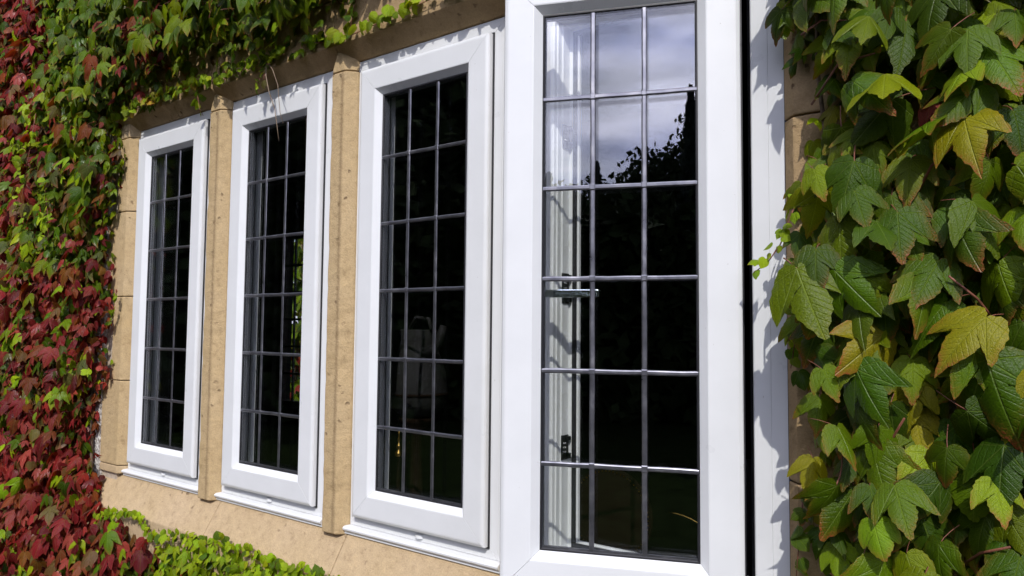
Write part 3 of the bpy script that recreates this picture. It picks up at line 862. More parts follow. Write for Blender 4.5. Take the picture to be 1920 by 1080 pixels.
# ------------------------------------------------------------------ leaves
def outline(kind, r, teeth=True):
    """half outline (u>=0) from base notch to tip; petiole joins at (0,0), tip towards +v"""
    j = lambda a: r.uniform(-a, a)
    if kind == 'lobed':
        key = [(0.0, 0.0), (0.09, -0.10 + j(.02)), (0.20, -0.13 + j(.02)), (0.32, -0.07), (0.41, 0.03), (0.48, 0.17), (0.545 + j(.02), 0.33 + j(.03)),
               (0.60 + j(.04), 0.62 + j(.06)), (0.46, 0.53), (0.34, 0.45), (0.225 + j(.02), 0.38 + j(.03)), (0.255, 0.50), (0.245, 0.63), (0.185, 0.79), (0.09, 0.95), (0.0, 1.14 + j(.05))]
    elif kind == 'broad':
        key = [(0.0, 0.0), (0.10, -0.10), (0.24, -0.12 + j(.02)), (0.36, -0.05), (0.44, 0.08), (0.48, 0.22), (0.50 + j(.03), 0.38), (0.47 + j(.03), 0.58), (0.36, 0.53),
               (0.31, 0.55), (0.29, 0.65), (0.21, 0.77), (0.10, 0.88), (0.0, 0.98 + j(.04))]
    else:
        key = [(0.0, 0.0), (0.12, -0.10), (0.28, -0.08), (0.40, 0.05), (0.45 + j(.03), 0.22), (0.43, 0.40), (0.34, 0.58), (0.20, 0.74), (0.0, 0.88)]
    if teeth:
        out = [key[0]]
        for a, b2 in zip(key[:-1], key[1:]):
            mx_, my_ = (a[0] + b2[0]) / 2, (a[1] + b2[1]) / 2
            dx, dy = b2[0] - a[0], b2[1] - a[1]
            l = math.hypot(dx, dy)
            k_ = r.uniform(0.014, 0.032)
            out.append((mx_ + dy / l * -k_ if False else mx_ - dy / l * k_ * -1 * -1 * (-1), my_ - dx / l * k_ * (1)))
            out.append(b2)
        key = out
    return key

def leaf_geo(kind, seed, rings, teeth):
    """verts (u,v,w), faces, rim values"""
    r = random.Random(seed)
    h1, h2 = outline(kind, r, teeth), outline(kind, r, teeth)
    pts = [(u, v) for u, v in h1] + [(-u, v) for u, v in h2[1:-1]][::-1]
    c = (0.0, 0.26)
    n = len(pts)
    fold = r.uniform(0.22, 0.75); droop = r.uniform(0.05, 0.45); twist = r.uniform(-0.3, 0.3); cup = r.uniform(-0.1, 0.25)
    def W_(u, v):
        w = -fold * abs(u) ** 1.35 - droop * max(0, v) ** 2 + twist * u * v - cup * u * u
        a = math.atan2(abs(u), max(v, -0.3) + 1e-6)
        rad = math.hypot(u, v)
        w += 0.035 * rad * math.sin(a * 7.0) - 0.0
        return w
    V = [(c[0], c[1], W_(*c))]
    rim = [0.0]
    for q in rings:
        for u, v in pts:
            uu, vv = c[0] + (u - c[0]) * q, c[1] + (v - c[1]) * q
            V.append((uu, vv, W_(uu, vv) + (r.uniform(-0.006, 0.006) if q == 1 else 0)))
            rim.append(q * min(1.0, 0.55 + 0.5 * math.hypot(u, v - 0.1)))
    F = [(0, 1 + i, 1 + (i + 1) % n) for i in range(n)]
    for k in range(len(rings) - 1):
        o1, o2 = 1 + k * n, 1 + (k + 1) * n
        for i in range(n):
            j2 = (i + 1) % n
            F.append((o1 + i, o2 + i, o2 + j2, o1 + j2))
    return np.array(V), F, np.array(rim)

def leaf_mesh(name, kind, seed, rings, teeth, petiole=True):
    V, F, rim = leaf_geo(kind, seed, rings, teeth)
    nv = len(V)
    nf = len(F)
    VV = V.tolist(); FF = list(F)
    uv = [(p[0], p[1]) for p in VV]
    rr = rim.tolist()
    if petiole:
        r = random.Random(seed + 5)
        L_ = r.uniform(0.45, 0.8)
        base = len(VV)
        px = r.uniform(-0.25, 0.25)
        for i in range(4):
            t_ = i / 3
            cx, cy, cz = px * t_, -L_ * t_ * 0.75, V[0][2] * 0 - 0.02 - 0.45 * t_ ** 1.5
            for a in range(3):
                an = 2 * math.pi * a / 3
                VV.append((cx + 0.016 * math.cos(an), cy, cz + 0.016 * math.sin(an)))
                uv.append((0, 0)); rr.append(1.0)
        for i in range(3):
            for a in range(3):
                FF.append((base + i * 3 + a, base + i * 3 + (a + 1) % 3, base + (i + 1) * 3 + (a + 1) % 3, base + (i + 1) * 3 + a))
    me = bpy.data.meshes.new(name)
    me.from_pydata(VV, [], FF)
    me.polygons.foreach_set('use_smooth', [True] * len(FF))
    ul = me.uv_layers.new(name='UVMap')
    li = np.zeros(len(me.loops), dtype=np.int32)
    me.loops.foreach_get('vertex_index', li)
    ul.data.foreach_set('uv', np.array(uv)[li].ravel())
    at = me.attributes.new('rim', 'FLOAT', 'POINT')
    at.data.foreach_set('value', rr)
    me.materials.append(LEAF_O)
    me.materials.append(STEM)
    if petiole:
        mi = np.zeros(len(FF), dtype=np.int32); mi[nf:] = 1
        me.polygons.foreach_set('material_index', mi)
    me.update()
    return me

BIG = [leaf_mesh('big_leaf', k, s, (0.35, 0.7, 1.0), True) for k, s in
       (('lobed', 1), ('lobed', 64), ('lobed', 65), ('lobed', 2), ('lobed', 3), ('lobed', 4), ('lobed', 5), ('lobed', 9), ('lobed', 10), ('lobed', 61), ('lobed', 62), ('lobed', 63), ('broad', 6))]
MID = [leaf_mesh('mid_leaf', k, s, (0.5, 1.0), False) for k, s in
       (('lobed', 11), ('lobed', 12), ('lobed', 13), ('lobed', 17), ('lobed', 18), ('broad', 14), ('broad', 15))]
RND = [leaf_mesh('small_leaf', k, s, (0.5, 1.0), False, False) for k, s in (('round', 21), ('round', 22), ('round', 23), ('broad', 24))]
LOW = [leaf_geo(k, s, (1.0,), False) for k, s in (('lobed', 31), ('lobed', 32), ('broad', 33), ('lobed', 34), ('round', 35))]
LOWR = [leaf_geo('round', s, (1.0,), False) for s in (41, 42, 43)]

def leaf_matrix(x, y, z, size, tilt, turn, roll):
    """tip hangs down; tilt lifts the tip away from the wall, turn yaws the blade, roll swings the tip sideways"""
    v = Vector((math.sin(roll), -math.sin(tilt), -math.cos(tilt) * math.cos(roll))).normalized()
    n = Vector((math.sin(turn), -math.cos(tilt) * math.cos(turn), math.sin(tilt))).normalized()
    u = v.cross(n).normalized()
    n = u.cross(v).normalized()
    return Matrix(((u.x * size, v.x * size, n.x * size, x), (u.y * size, v.y * size, n.y * size, y), (u.z * size, v.z * size, n.z * size, z), (0, 0, 0, 1)))

def project(p):
    d = Vector(p) - CAM
    zc = d.dot(Fv)
    if zc <= 0.05: return None
    return 512 + 729.8 * d.dot(R2) / zc, 288 - 729.8 * d.dot(U2) / zc, zc

def scatter(x0, x1, z0, z1, spacing, inside):
    """jittered rows like shingles"""
    out = []
    nz = int((z1 - z0) / (spacing * 0.8)); nx = int((x1 - x0) / spacing)
    for j in range(nz):
        for i in range(nx):
            x = x0 + (i + 0.5 * (j % 2) + rng.uniform(-0.42, 0.42)) * spacing
            z = z0 + (j + rng.uniform(-0.42, 0.42)) * spacing * 0.8
            if inside(x, z): out.append((x, z))
    return out

def leaf_mass(name, items, geos, parent, origin, mat=LEAF_M):
    """many leaves joined into one mesh"""
    VS, FS, UV, TI, RI = [], [], [], [], []
    off = 0
    for (Mx, col, al, gi) in items:
        V, F, rim = geos[gi % len(geos)]
        A = np.array(Mx)
        P = V @ A[:3, :3].T + A[:3, 3] - np.array(origin)
        VS.append(P)
        FS += [tuple(i + off for i in f) for f in F]
        UV.append(V[:, :2]); RI.append(rim)
        TI.append(np.tile(np.array([*col, al]), (len(V), 1)))
        off += len(V)
    VS = np.concatenate(VS); UV = np.concatenate(UV); TI = np.concatenate(TI); RI = np.concatenate(RI)
    me = bpy.data.meshes.new(name)
    me.from_pydata(VS.tolist(), [], FS)
    me.polygons.foreach_set('use_smooth', [True] * len(FS))
    ul = me.uv_layers.new(name='UVMap')
    li = np.zeros(len(me.loops), dtype=np.int32); me.loops.foreach_get('vertex_index', li)
    ul.data.foreach_set('uv', UV[li].ravel())
    me.attributes.new('rim', 'FLOAT', 'POINT').data.foreach_set('value', RI)
    ca = me.attributes.new('tint', 'FLOAT_COLOR', 'POINT'); ca.data.foreach_set('color', TI.ravel())
    me.materials.append(mat)
    return tag(link(name, me, parent), kind='stuff')

def plant(name, origin, label, cat, leaves, meshes, geos, nparts=290):
    """leaves: list of dict(M, col, al, lay) -> the ones that show largest are parts, the rest one mass"""
    root = empty(name, origin)
    tag(root, label, cat)
    def score(l):
        p = project(l['M'].to_translation())
        if p is None or not (-30 < p[0] < 1054 and -30 < p[1] < 606): return -1
        return l['s'] / p[2] * (1 + 0.35 * l['lay'])
    order = sorted(leaves, key=score, reverse=True)
    T = Matrix.Translation(Vector(origin)).inverted()
    parts = [l for l in order[:nparts] if score(l) > 0]
    rest = order[len(parts):]
    for i, l in enumerate(parts):
        o = link('leaf', meshes[int(rng.integers(len(meshes)))], root)
        o.matrix_basis = T @ l['M']
        o.color = (*l['col'], l['al'])
    if rest:
        leaf_mass('leaf_mass', [(l['M'], l['col'], l['al'], int(rng.integers(99))) for l in rest], geos, root, origin)
    return root

GREEN = [(0.080, 0.142, 0.002), (0.115, 0.182, 0.002), (0.046, 0.095, 0.003), (0.150, 0.212, 0.003), (0.062, 0.125, 0.003)]
LIME = [(0.25, 0.36, 0.008), (0.30, 0.40, 0.010), (0.20, 0.32, 0.008)]
YELLOW = [(0.32, 0.30, 0.03), (0.36, 0.26, 0.03)]
RED = [(0.175, 0.013, 0.016), (0.23, 0.022, 0.020), (0.115, 0.010, 0.013), (0.27, 0.045, 0.035), (0.18, 0.045, 0.014)]
OLIVE = [(0.10, 0.085, 0.022), (0.13, 0.075, 0.028), (0.085, 0.10, 0.022)]
def pick(a): return a[int(rng.integers(len(a)))]
def vary(c, a=0.2):
    k = 1 + rng.uniform(-a, a)
    return tuple(max(0.004, q * k * (1 + rng.uniform(-0.08, 0.08))) for q in c)

# --- right-hand climber: big green leaves
def edge_right(z):
    return 2.312 - (0.030 if z > 0.88 else 0.0) + 0.018 * math.sin(z * 9.0) + 0.014 * math.sin(z * 23 + 1) + (0.03 if 0.66 < z < 0.86 else 0.0) + (0.02 if 0.12 < z < 0.24 else 0)
lv = []
for lay, (sp, ya, yb, s0, s1) in enumerate([(0.040, -0.045, -0.07, 0.036, 0.058), (0.043, -0.070, -0.105, 0.040, 0.066), (0.050, -0.112, -0.180, 0.044, 0.086)]):
    for x, z in scatter(2.30, 3.15, -0.55, 1.65, sp, lambda x, z: x > edge_right(z) + 0.008 * 1):
        ne = x < edge_right(z) + 0.06
        if lay == 2 and (rng.random() < 0.12 or (ne and rng.random() < 0.25)): continue
        s = rng.uniform(s0, s1) * (0.66 if ne else 1.0)
        if lay == 2 and rng.random() < 0.12: s *= 1.3
        y = rng.uniform(yb, ya) if not ne else rng.uniform(yb, ya) * 0.52
        Mx = leaf_matrix(x, y, z + s * 0.4, s, R_(rng.normal(20, 15)), R_(rng.normal(0, 28)), R_(rng.normal(0, 22)))
        c = vary(pick(GREEN), 0.28)
        q = rng.random()
        if q < 0.10: c = vary(pick(LIME), 0.2)
        elif q < 0.13: c = vary((0.24, 0.235, 0.008), 0.2)
        elif q < 0.14 and s < 0.050: c = vary(RED[3], 0.2)
        lv.append(dict(M=Mx, col=c, al=float(rng.choice([0.1, 0.5, 0.9, 1.0])), s=s, lay=lay))
ivr = plant('climbing_ivy', (2.7, -0.03, -1.1), 'large green climbing leaves with reddish tips covering the wall right of the open window', 'climbing plant', lv, BIG, LOW, 295)
def P2(pts, org): return [(a - org[0], b_ - org[1], c - org[2]) for a, b_, c in pts]
b = MB()
o_ = (2.7, -0.03, -1.1)
for i in range(9):
    x = 2.36 + i * 0.075 + rng.uniform(-0.02, 0.02)
    pts = []
    for j in range(12):
        pts.append((x + 0.02 * math.sin(j * 1.3 + i), -0.045 - 0.008 * math.sin(j + i), -1.05 + j * 0.24))
    b.tube(P2(pts, o_), 0.006, 6, 0.003)
b.build('stem', STEM_W, ivr)
b = MB()
for (p, q, h) in [((2.36, -.08, .80), (2.47, -.15, .84), .02), ((2.50, -.10, .60), (2.58, -.17, .69), .015), ((2.34, -.06, .93), (2.42, -.10, .92), .01), ((2.55, -.08, .08), (2.62, -.15, .14), .01),
                  ((2.345, -.06, .32), (2.40, -.10, .40), .01), ((2.62, -.10, .42), (2.56, -.17, .50), .01), ((2.45, -.09, .22), (2.50, -.16, .30), .0)]:
    m_ = ((p[0] + q[0]) / 2, (p[1] + q[1]) / 2 - h, (p[2] + q[2]) / 2 + h)
    b = MB(); b.tube(P2([p, m_, q], o_), 0.0022, 6, 0.0016)
    b.build('leaf_stalk', STEM, ivr)

# --- runners with small round leaves
def runner(root, org, path, n, s0, s1, cols, spread=0.012, depth=0.01, r0=0.0016, stemmat=None, meshes=None, up=False):
    path = [Vector(p) for p in path]
    seg = [(path[i + 1] - path[i]).length for i in range(len(path) - 1)]
    tot = sum(seg)
    b = MB(); b.tube(P2([tuple(p) for p in path], org), r0, 5, r0 * 0.5); b.build('runner_stem', stemmat or STEM, root)
    T = Matrix.Translation(Vector(org)).inverted()
    for i in range(n):
        d = (i + rng.uniform(0.1, 0.9)) / n * tot
        k = 0
        while k < len(seg) - 1 and d > seg[k]: d -= seg[k]; k += 1
        p = path[k].lerp(path[k + 1], min(1, d / seg[k]))
        s = rng.uniform(s0, s1)
        Mx = leaf_matrix(p.x + rng.uniform(-spread, spread), p.y - rng.uniform(0, depth), p.z + rng.uniform(-spread, spread) + s * 0.4, s,
                         R_(rng.normal(18, 16)), R_(rng.normal(0, 35)), R_(rng.normal(0, 45)) + (math.pi if up and rng.random() < 0.3 else 0))
        ms = meshes or RND
        o = link('leaf', ms[int(rng.integers(len(ms)))], root)
        o.matrix_basis = T @ Mx
        o.color = (*vary(pick(cols), 0.2), float(rng.choice([0.0, 0.2, 0.6])))
GL = LIME + GREEN[:2]
runner(ivr, o_, [(2.335, -.06, .66), (2.318, -.07, .61), (2.305, -.075, .57), (2.285, -.08, .54), (2.262, -.085, .522)], 15, 0.012, 0.022, LIME, 0.006)
runner(ivr, o_, [(2.34, -.05, .47), (2.325, -.06, .42), (2.315, -.06, .36)], 9, 0.014, 0.03, GREEN + LIME, 0.01)
runner(ivr, o_, [(2.33, -.05, .15), (2.325, -.06, .08), (2.318, -.06, .0)], 8, 0.016, 0.034, GREEN + LIME[:1], 0.01)

# --- left-hand climber: red and green
bz = np.array([-1.1, -0.62, -0.40, -0.30, -0.25, -0.16, -0.05, 0.07, 0.16, 0.27, 0.40, 0.52, 0.60, 0.70, 0.87, 1.02, 1.10, 1.17, 1.30, 2.6])
bxx = np.array([0.60, 0.55, 0.42, 0.25, -0.10, -0.18, -0.262, -0.255, -0.22, -0.15, -0.19, -0.16, -0.165, -0.20, -0.16, -0.115, -0.135, -0.14, -0.10, -0.10])
def edge_left(z): return float(np.interp(z, bz, bxx)) + 0.012 * math.sin(z * 31) - 0.02
def left_color(x, z):
    f = 0.5 + 0.5 * math.sin(x * 3.1 + 1.0) * math.cos(z * 2.7 + x * 2)
    redp = 0.71
    if z > 0.55: redp = 0.74 - (z - 0.55) * 0.8
    if z > 0.65 and x > -0.8: redp = min(redp, 0.36)
    if z > 0.6 and x < -0.75: redp = 0.70
    if z < -0.25 and x > -0.1: redp = 0.55
    if z < -0.28 and x > 0.25: redp = 0.2
    g = math.sin(x * 9.1 + 3 * math.sin(z * 4.3)) * math.sin(z * 8.3 + 2 * math.sin(x * 5.7))
    t_ = redp + 0.11 * g + 0.25 * (f - 0.5) + rng.normal(0, 0.24)
    if rng.random() < 0.07: return vary(pick(LIME), 0.25), 0.5
    if t_ > 0.58: return vary(pick(RED), 0.32), 0.2
    if t_ > 0.42: return vary(pick(OLIVE + [(0.15, 0.06, 0.012)]), 0.3), 0.8
    return vary(pick(GREEN), 0.28), float(rng.choice([0.3, 0.7, 1.0]))
lv = []
for lay, (sp, ya, yb, s0, s1) in enumerate([(0.040, -0.045, -0.065, 0.034, 0.052), (0.036, -0.065, -0.10, 0.032, 0.055), (0.038, -0.095, -0.15, 0.030, 0.070)]):
    for x, z in scatter(-2.0, 0.5, -0.95, 2.3, sp, lambda x, z: x < edge_left(z)):
        ne = x > edge_left(z) - 0.05
        if lay == 2 and rng.random() < 0.10: continue
        s = rng.uniform(s0, s1) * (0.8 if ne else 1.0)
        if rng.random() < 0.12: s *= 0.6
        y = rng.uniform(yb, ya) * (0.7 if ne else 1.0)
        Mx = leaf_matrix(x, y, z + s * 0.4, s, R_(rng.normal(22, 18)), R_(rng.normal(8, 32)), R_(rng.normal(0, 26)))
        c, a = left_color(x, z)
        lv.append(dict(M=Mx, col=c, al=a, s=s, lay=lay))
ivl = plant('climbing_ivy', (-0.8, -0.03, -1.1), 'crimson and green climbing leaves covering the wall left of the farthest window', 'climbing plant', lv, MID, LOW, 290)
o_ = (-0.8, -0.03, -1.1)
b = MB()
for i in range(14):
    x = -0.30 - i * 0.13 + rng.uniform(-0.03, 0.03)
    b.tube(P2([(x + 0.03 * math.sin(j * 1.1 + i), -0.042, -1.05 + j * 0.3) for j in range(12)], o_), 0.007, 6, 0.003)
b.build('stem', STEM_W, ivl)
# pale green ladder of young leaves (upper left) and the strand against the jamb
runner(ivl, o_, [(-.62, -.17, 1.28), (-.63, -.18, 1.15), (-.66, -.18, 1.05), (-.70, -.18, .92), (-.66, -.18, .82)], 46, 0.018, 0.034, LIME + OLIVE[:1], 0.03, 0.03)
runner(ivl, o_, [(-.50, -.17, .98), (-.46, -.17, .86), (-.44, -.17, .74)], 26, 0.018, 0.034, LIME, 0.03, 0.03)
runner(ivl, o_, [(-.128, -.05, .56), (-.134, -.052, .52), (-.14, -.052, .49), (-.15, -.052, .45), (-.18, -.055, .42)], 11, 0.014, 0.024, GREEN + LIME + RED[:1], 0.005, 0.005)

# --- lower young growth on the sill
o3 = (0.7, -0.05, -1.1)
lv = []
def edge_low(x):      # top of the growth under the sill
    return float(np.interp(x, [-0.2, 0.05, 0.2, 0.30, 0.40, 0.50, 0.65, 0.9, 1.15, 1.46, 1.56], [-0.28, -0.275, -0.265, -0.285, -0.275, -0.24, -0.24, -0.235, -0.235, -0.25, -0.36]))
for lay, (sp, ya, yb, s0, s1) in enumerate([(0.024, -0.070, -0.076, 0.020, 0.032), (0.024, -0.074, -0.092, 0.020, 0.036)]):
    for x, z in scatter(0.30, 1.56, -0.75, -0.2, sp, lambda x, z: z < edge_low(x) - 0.012 and rng.random() < 0.72):
        s = rng.uniform(s0, s1) * (1.5 if z < -0.36 else 1.0)
        Mx = leaf_matrix(x, rng.uniform(yb, ya) + (max(0.0, z + 0.232) * 0.6), z + s * 0.4, s, R_(rng.normal(22, 18)), R_(rng.normal(8, 32)), R_(rng.normal(0, 40)))
        q = rng.random()
        deep = z < edge_low(x) - 0.09
        c = vary(pick(LIME if not deep else LIME + GREEN[1:4:2]), 0.22) if q < 0.78 else (vary(pick(RED), 0.3) if deep else vary(pick(GREEN), 0.2))
        lv.append(dict(M=Mx, col=c, al=float(rng.choice([0.0, 0.3, 0.7])), s=s, lay=lay))
ivb = plant('young_ivy', o3, 'bright lime green young leaves creeping along the stone sill at the bottom', 'climbing plant', lv, RND + MID[:3], LOWR, 290)
runner(ivb, o3, [(-.12, -.09, -.275), (-.04, -.09, -.255), (.04, -.088, -.235), (.12, -.085, -.222), (.18, -.085, -.220), (.23, -.088, -.238), (.27, -.09, -.275)], 64, 0.014, 0.026, LIME, 0.006, 0.012, up=True)
runner(ivb, o3, [(.28, -.09, -.275), (.36, -.09, -.262), (.48, -.075, -.24), (.65, -.075, -.232), (.9, -.075, -.23), (1.15, -.075, -.232), (1.40, -.078, -.240), (1.54, -.08, -.27)], 150, 0.016, 0.032, LIME + GREEN[:1], 0.012, 0.010, up=True)

b = MB()
for i in range(7):
    x = 0.42 + 0.16 * i
    b.tube(P2([(x, -.078, -1.0), (x + .02 * math.sin(i), -.078, -.7), (x - .03, -.076, -.45), (x + .03, -.074, -.30), (x + .06, -.076, -.25)], o3), 0.004, 6, 0.0015)
b.build('stem', STEM_W, ivb)

# --- growth over the lintel
o4 = (0.6, -0.05, 1.22)
def edge_top(x):
    return float(np.interp(x, [-0.5, -0.1, 0.1, 0.25, 0.33, 0.45, 0.60, 0.75, 0.90, 1.0, 1.10, 1.2, 1.35, 1.45, 1.6, 1.8, 2.1, 2.3, 2.6],
                           [1.16, 1.185, 1.20, 1.22, 1.20, 1.24, 1.22, 1.19, 1.185, 1.19, 1.23, 1.31, 1.30, 1.36, 1.42, 1.45, 1.40, 1.33, 1.3]))
lv = []
for lay, (sp, ya, yb, s0, s1) in enumerate([(0.044, -0.05, -0.075, 0.034, 0.052), (0.044, -0.075, -0.12, 0.036, 0.062), (0.046, -0.11, -0.19, 0.036, 0.080)]):
    for x, z in scatter(-0.16, 2.5, 1.15, 2.35, sp, lambda x, z: z > edge_top(x) + (0.01, 0.02, 0.06)[lay] and x > edge_left(z) - 0.03):
        near = z < edge_top(x) + 0.10
        if lay == 2 and (rng.random() < 0.15): continue
        if lay < 2 and near and rng.random() < 0.25: continue
        s = rng.uniform(s0, s1) * (0.62 if near else 1.0)
        y = rng.uniform(yb, ya) * (0.72 if near else 1.0)
        Mx = leaf_matrix(x, y, z + s * 0.4, s, R_(rng.normal(20, 14)), R_(rng.normal(0, 26)), R_(rng.normal(0, 22)))
        q = rng.random()
        c = vary(pick(GREEN), 0.25)
        if x < 0.35 and q < 0.22: c = vary(pick(RED + YELLOW[:1]), 0.25)
        elif q < 0.08: c = vary(pick(LIME), 0.25)
        elif q < 0.14: c = vary(pick(OLIVE), 0.25)
        lv.append(dict(M=Mx, col=c, al=float(rng.choice([0.2, 0.6, 1.0])), s=s, lay=lay))
ivt = plant('climbing_ivy', o4, 'dark green hanging leaves on the wall above the stone lintel', 'climbing plant', lv, MID + BIG[:3], LOW, 290)
# small-leaved runners along the arris of the lintel
runner(ivt, o4, [(-.08, -.06, 1.215), (.1, -.065, 1.225), (.25, -.065, 1.222), (.42, -.062, 1.232)], 90, 0.018, 0.034, LIME + LIME + GREEN[:2] + YELLOW + RED[3:4], 0.020, 0.02)
runner(ivt, o4, [(.42, -.062, 1.232), (.55, -.06, 1.212), (.70, -.06, 1.222), (.88, -.06, 1.225)], 64, 0.016, 0.030, GREEN[:2] + LIME, 0.014, 0.02)
runner(ivt, o4, [(.98, -.055, 1.235), (1.1, -.055, 1.21), (1.22, -.055, 1.216), (1.35, -.056, 1.225), (1.5, -.056, 1.235), (1.68, -.056, 1.235), (1.85, -.056, 1.24)], 56, 0.020, 0.040, LIME + GREEN[:2], 0.010, 0.014)
runner(ivt, o4, [(1.16, -.055, 1.40), (1.19, -.055, 1.33), (1.17, -.055, 1.26), (1.16, -.055, 1.22)], 14, 0.016, 0.030, GREEN, 0.006, 0.01)
# small sprigs hanging over window heads
runner(ivt, o4, [(.80, -.06, 1.215), (.775, -.065, 1.185), (.755, -.065, 1.155), (.748, -.063, 1.12)], 9, 0.010, 0.022, LIME + GREEN[:1], 0.006, 0.006)
runner(ivt, o4, [(.80, -.06, 1.215), (.795, -.07, 1.17), (.80, -.07, 1.14)], 3, 0.018, 0.030, OLIVE + RED[3:4], 0.004, 0.004)
b = MB()
b.tube(P2([(.79, -.06, 1.22), (.812, -.075, 1.17), (.822, -.07, 1.12), (.832, -.055, 1.07), (.838, -.05, 1.02), (.842, -.045, .975)], o4), 0.0019, 5, 0.0010)
b.tube(P2([(.80, -.06, 1.215), (.845, -.075, 1.18), (.872, -.075, 1.13), (.872, -.07, 1.09), (.866, -.06, 1.05), (.875, -.055, 1.02)], o4), 0.0013, 5, 0.0008)
b.tube(P2([(.75, -.06, 1.245), (.78, -.068, 1.215), (.79, -.06, 1.19)], o4), 0.0012, 5, 0.0008)
b.build('dry_tendril', STEM_P, ivt)
runner(ivt, o4, [(.40, -.055, 1.225), (.41, -.06, 1.185), (.415, -.055, 1.145), (.43, -.05, 1.12)], 8, 0.018, 0.032, GREEN[:2] + LIME[:1], 0.012, 0.008)

# ------------------------------------------------------------------ garden trees (they show in the glass)
def crown_mesh(name, n, fn, size, mat):
    VS, FS = [], []
    for i in range(n):
        p = Vector(fn(i))
        a = Vector(rng.normal(size=3)).normalized(); b2 = a.cross(Vector(rng.normal(size=3))).normalized(); c = a.cross(b2)
        s = size * rng.uniform(0.6, 1.4)
        k = len(VS)
        VS += [tuple(p + b2 * s), tuple(p + c * s * 0.6), tuple(p - b2 * s), tuple(p - c * s * 0.6)]
        FS.append((k, k + 1, k + 2, k + 3))
    me = bpy.data.meshes.new(name); me.from_pydata(VS, [], FS); me.materials.append(mat)
    return me
def conifer_pt(i):
    h = rng.random() ** 0.8
    a = rng.uniform(0, 6.283)
    r = ((1 - h) ** 0.8 * 0.20 + 0.012) * (0.75 + 0.25 * math.sin(h * 70 + 2 * math.sin(a * 3))) * math.sqrt(rng.random())
    return (r * math.cos(a), r * math.sin(a), 0.06 + 0.94 * h - 0.25 * r)
blobs = [(rng.normal(0, 0.16), rng.normal(0, 0.16), rng.uniform(0.45, 0.88), rng.uniform(0.10, 0.19)) for _ in range(16)]
def broad_pt(i):
    bl = blobs[int(rng.integers(len(blobs)))]
    d = Vector(rng.normal(size=3)).normalized() * bl[3] * rng.uniform(0.5, 1.0)
    return (bl[0] + d.x, bl[1] + d.y, bl[2] + d.z)
CM = crown_mesh('conifer_crown', 7000, conifer_pt, 0.012, CONIF)
BM_ = crown_mesh('broad_crown', 7000, broad_pt, 0.016, CROWN)
tb = MB(); tb.tube([(0, 0, 0), (0.004, 0, 0.4), (0, 0.004, 0.93)], 0.022, 8, 0.003); TCM = tb.mesh('trunk', BARK)
tb = MB(); tb.tube([(0, 0, 0), (0.01, 0, 0.35), (0, 0.02, 0.65)], 0.03, 8, 0.012)
for a in range(6):
    tb.tube([(0, 0, 0.3 + 0.05 * a), (0.1 * math.cos(a * 1.9), 0.1 * math.sin(a * 1.9), 0.48 + 0.05 * a), (0.2 * math.cos(a * 1.9), 0.2 * math.sin(a * 1.9), 0.6 + 0.04 * a)], 0.012, 6, 0.004)
TBM = tb.mesh('trunk', BARK)
def tree(az, dist, elev, kind, width=1.0, lab=None):
    """az degrees from the wall's outward normal towards +x, elev = how high its top stands"""
    x = 2.0 + dist * math.sin(R_(az)); y = -0.5 - dist * math.cos(R_(az))
    H_ = math.tan(R_(elev)) * dist + 1.5
    nm = 'conifer_tree' if kind == 'c' else 'broadleaf_tree'
    t_ = empty(nm, (x, y, -1.12), rng.uniform(0, 6))
    t_.scale = (H_ * width, H_ * width, H_)
    tag(t_, 'dark conifer of the garden mirrored in the window glass' if kind == 'c' else 'dark leafy garden tree mirrored in the window glass', 'tree', 'garden trees mirrored in the glass')
    if lab: t_['label'] = lab
    link('crown', CM if kind == 'c' else BM_, t_); link('trunk', TCM if kind == 'c' else TBM, t_)
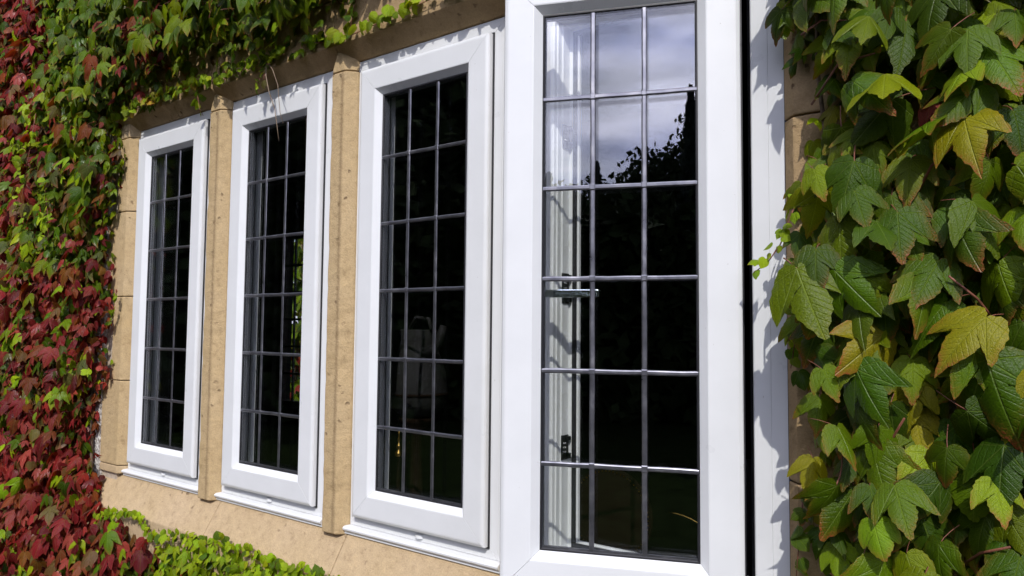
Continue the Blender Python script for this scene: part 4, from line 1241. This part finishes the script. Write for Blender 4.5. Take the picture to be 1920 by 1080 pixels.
for az, dist, el, kd, wd in [
        (-2, 25, 13.5, 'b', 1.1), (3, 26, 12.8, 'b', 1.1), (7, 24, 12.5, 'b', 1.0), (9.6, 25, 13.2, 'c', 0.8), (11.5, 24, 12.3, 'b', 0.9), (13.6, 26, 14.0, 'c', 0.75), (16, 24, 12.6, 'b', 0.8),
        (17.8, 25, 13.8, 'b', 0.8), (20.0, 26, 15.0, 'b', 0.9), (21.6, 20, 20, 'c', 0.5), (23.2, 24, 18, 'b', 0.8), (27, 22, 15.5, 'b', 1.1), (33, 25, 15, 'b', 1.2), (41, 25, 15, 'b', 1.2), (50, 26, 15, 'c', 1.0), (60, 25, 14, 'b', 1.2),
        (-8, 24, 15, 'b', 1.2), (-14, 22, 17, 'b', 1.2), (-20, 22, 22, 'c', 1.1), (-26, 20, 27, 'b', 1.2), (-32, 18, 30, 'c', 1.3), (-38, 18, 33, 'b', 1.3), (-43, 16, 35, 'c', 1.3),
        (-48, 15, 35, 'b', 1.3), (-53, 14, 35, 'c', 1.4), (-58, 14, 33, 'b', 1.3), (-63, 13, 31, 'c', 1.3), (-68, 13, 29, 'b', 1.2), (-74, 13, 28, 'b', 1.2), (-80, 14, 27, 'c', 1.2)]:
    tree(az, dist, el, kd, wd, 'tallest dark conifer mirrored at the right edge of the open window' if az == 21.6 else 'pointed conifer mirrored between the two leads of the open window' if az == 13.6 else None)
# hedge added out of view to keep bright sky and lawn out of reflections
hb_ = crown_mesh('added_hedge_leaves', 40000, lambda i: ((lambda a, r, z: (2 + r * math.sin(a), -0.5 - r * math.cos(a), z))(rng.uniform(-1.6, 1.25), rng.uniform(10.5, 11.8), rng.uniform(-1.1, 2.3) + 0.6 * rng.random() ** 3)), 0.17, CROWN)
tag(link('hedge', hb_), 'dark garden hedge added to block bright sky and lawn mirrored low in the window glass', 'hedge')
# sunlit shrubbery seen through the far window
def shrub_pt(i): return (rng.uniform(-2.2, 2.2), rng.uniform(-0.25, 0.25), rng.uniform(0.0, 6.2))
items = []
for i in range(3600):
    x, y, z = shrub_pt(i)
    s = rng.uniform(0.13, 0.24)
    items.append((leaf_matrix(x - 7.7, 6.2 + y, z - 1.1, s, R_(rng.normal(25, 15)), R_(rng.normal(0, 25)), R_(rng.normal(0, 25))), vary(pick(GREEN + (RED if z < 1.3 else GREEN)), 0.25), 0.5, int(rng.integers(99))))
sh = empty('garden_shrub', (-7.7, 6.2, -1.1))
tag(sh, 'sunlit green and red shrubbery glimpsed through the distant window', 'shrub')
leaf_mass('leaf_mass', items, LOW, sh, (-7.7, 6.2, -1.1))
b = MB()
for i in range(8): b.tube([(-1.6 + 0.45 * i, 0, 0), (-1.5 + 0.45 * i, 0.05, 2.2), (-1.55 + 0.45 * i, 0, 4.3)], 0.03, 6, 0.01)
b.build('stem', STEM_W, sh)
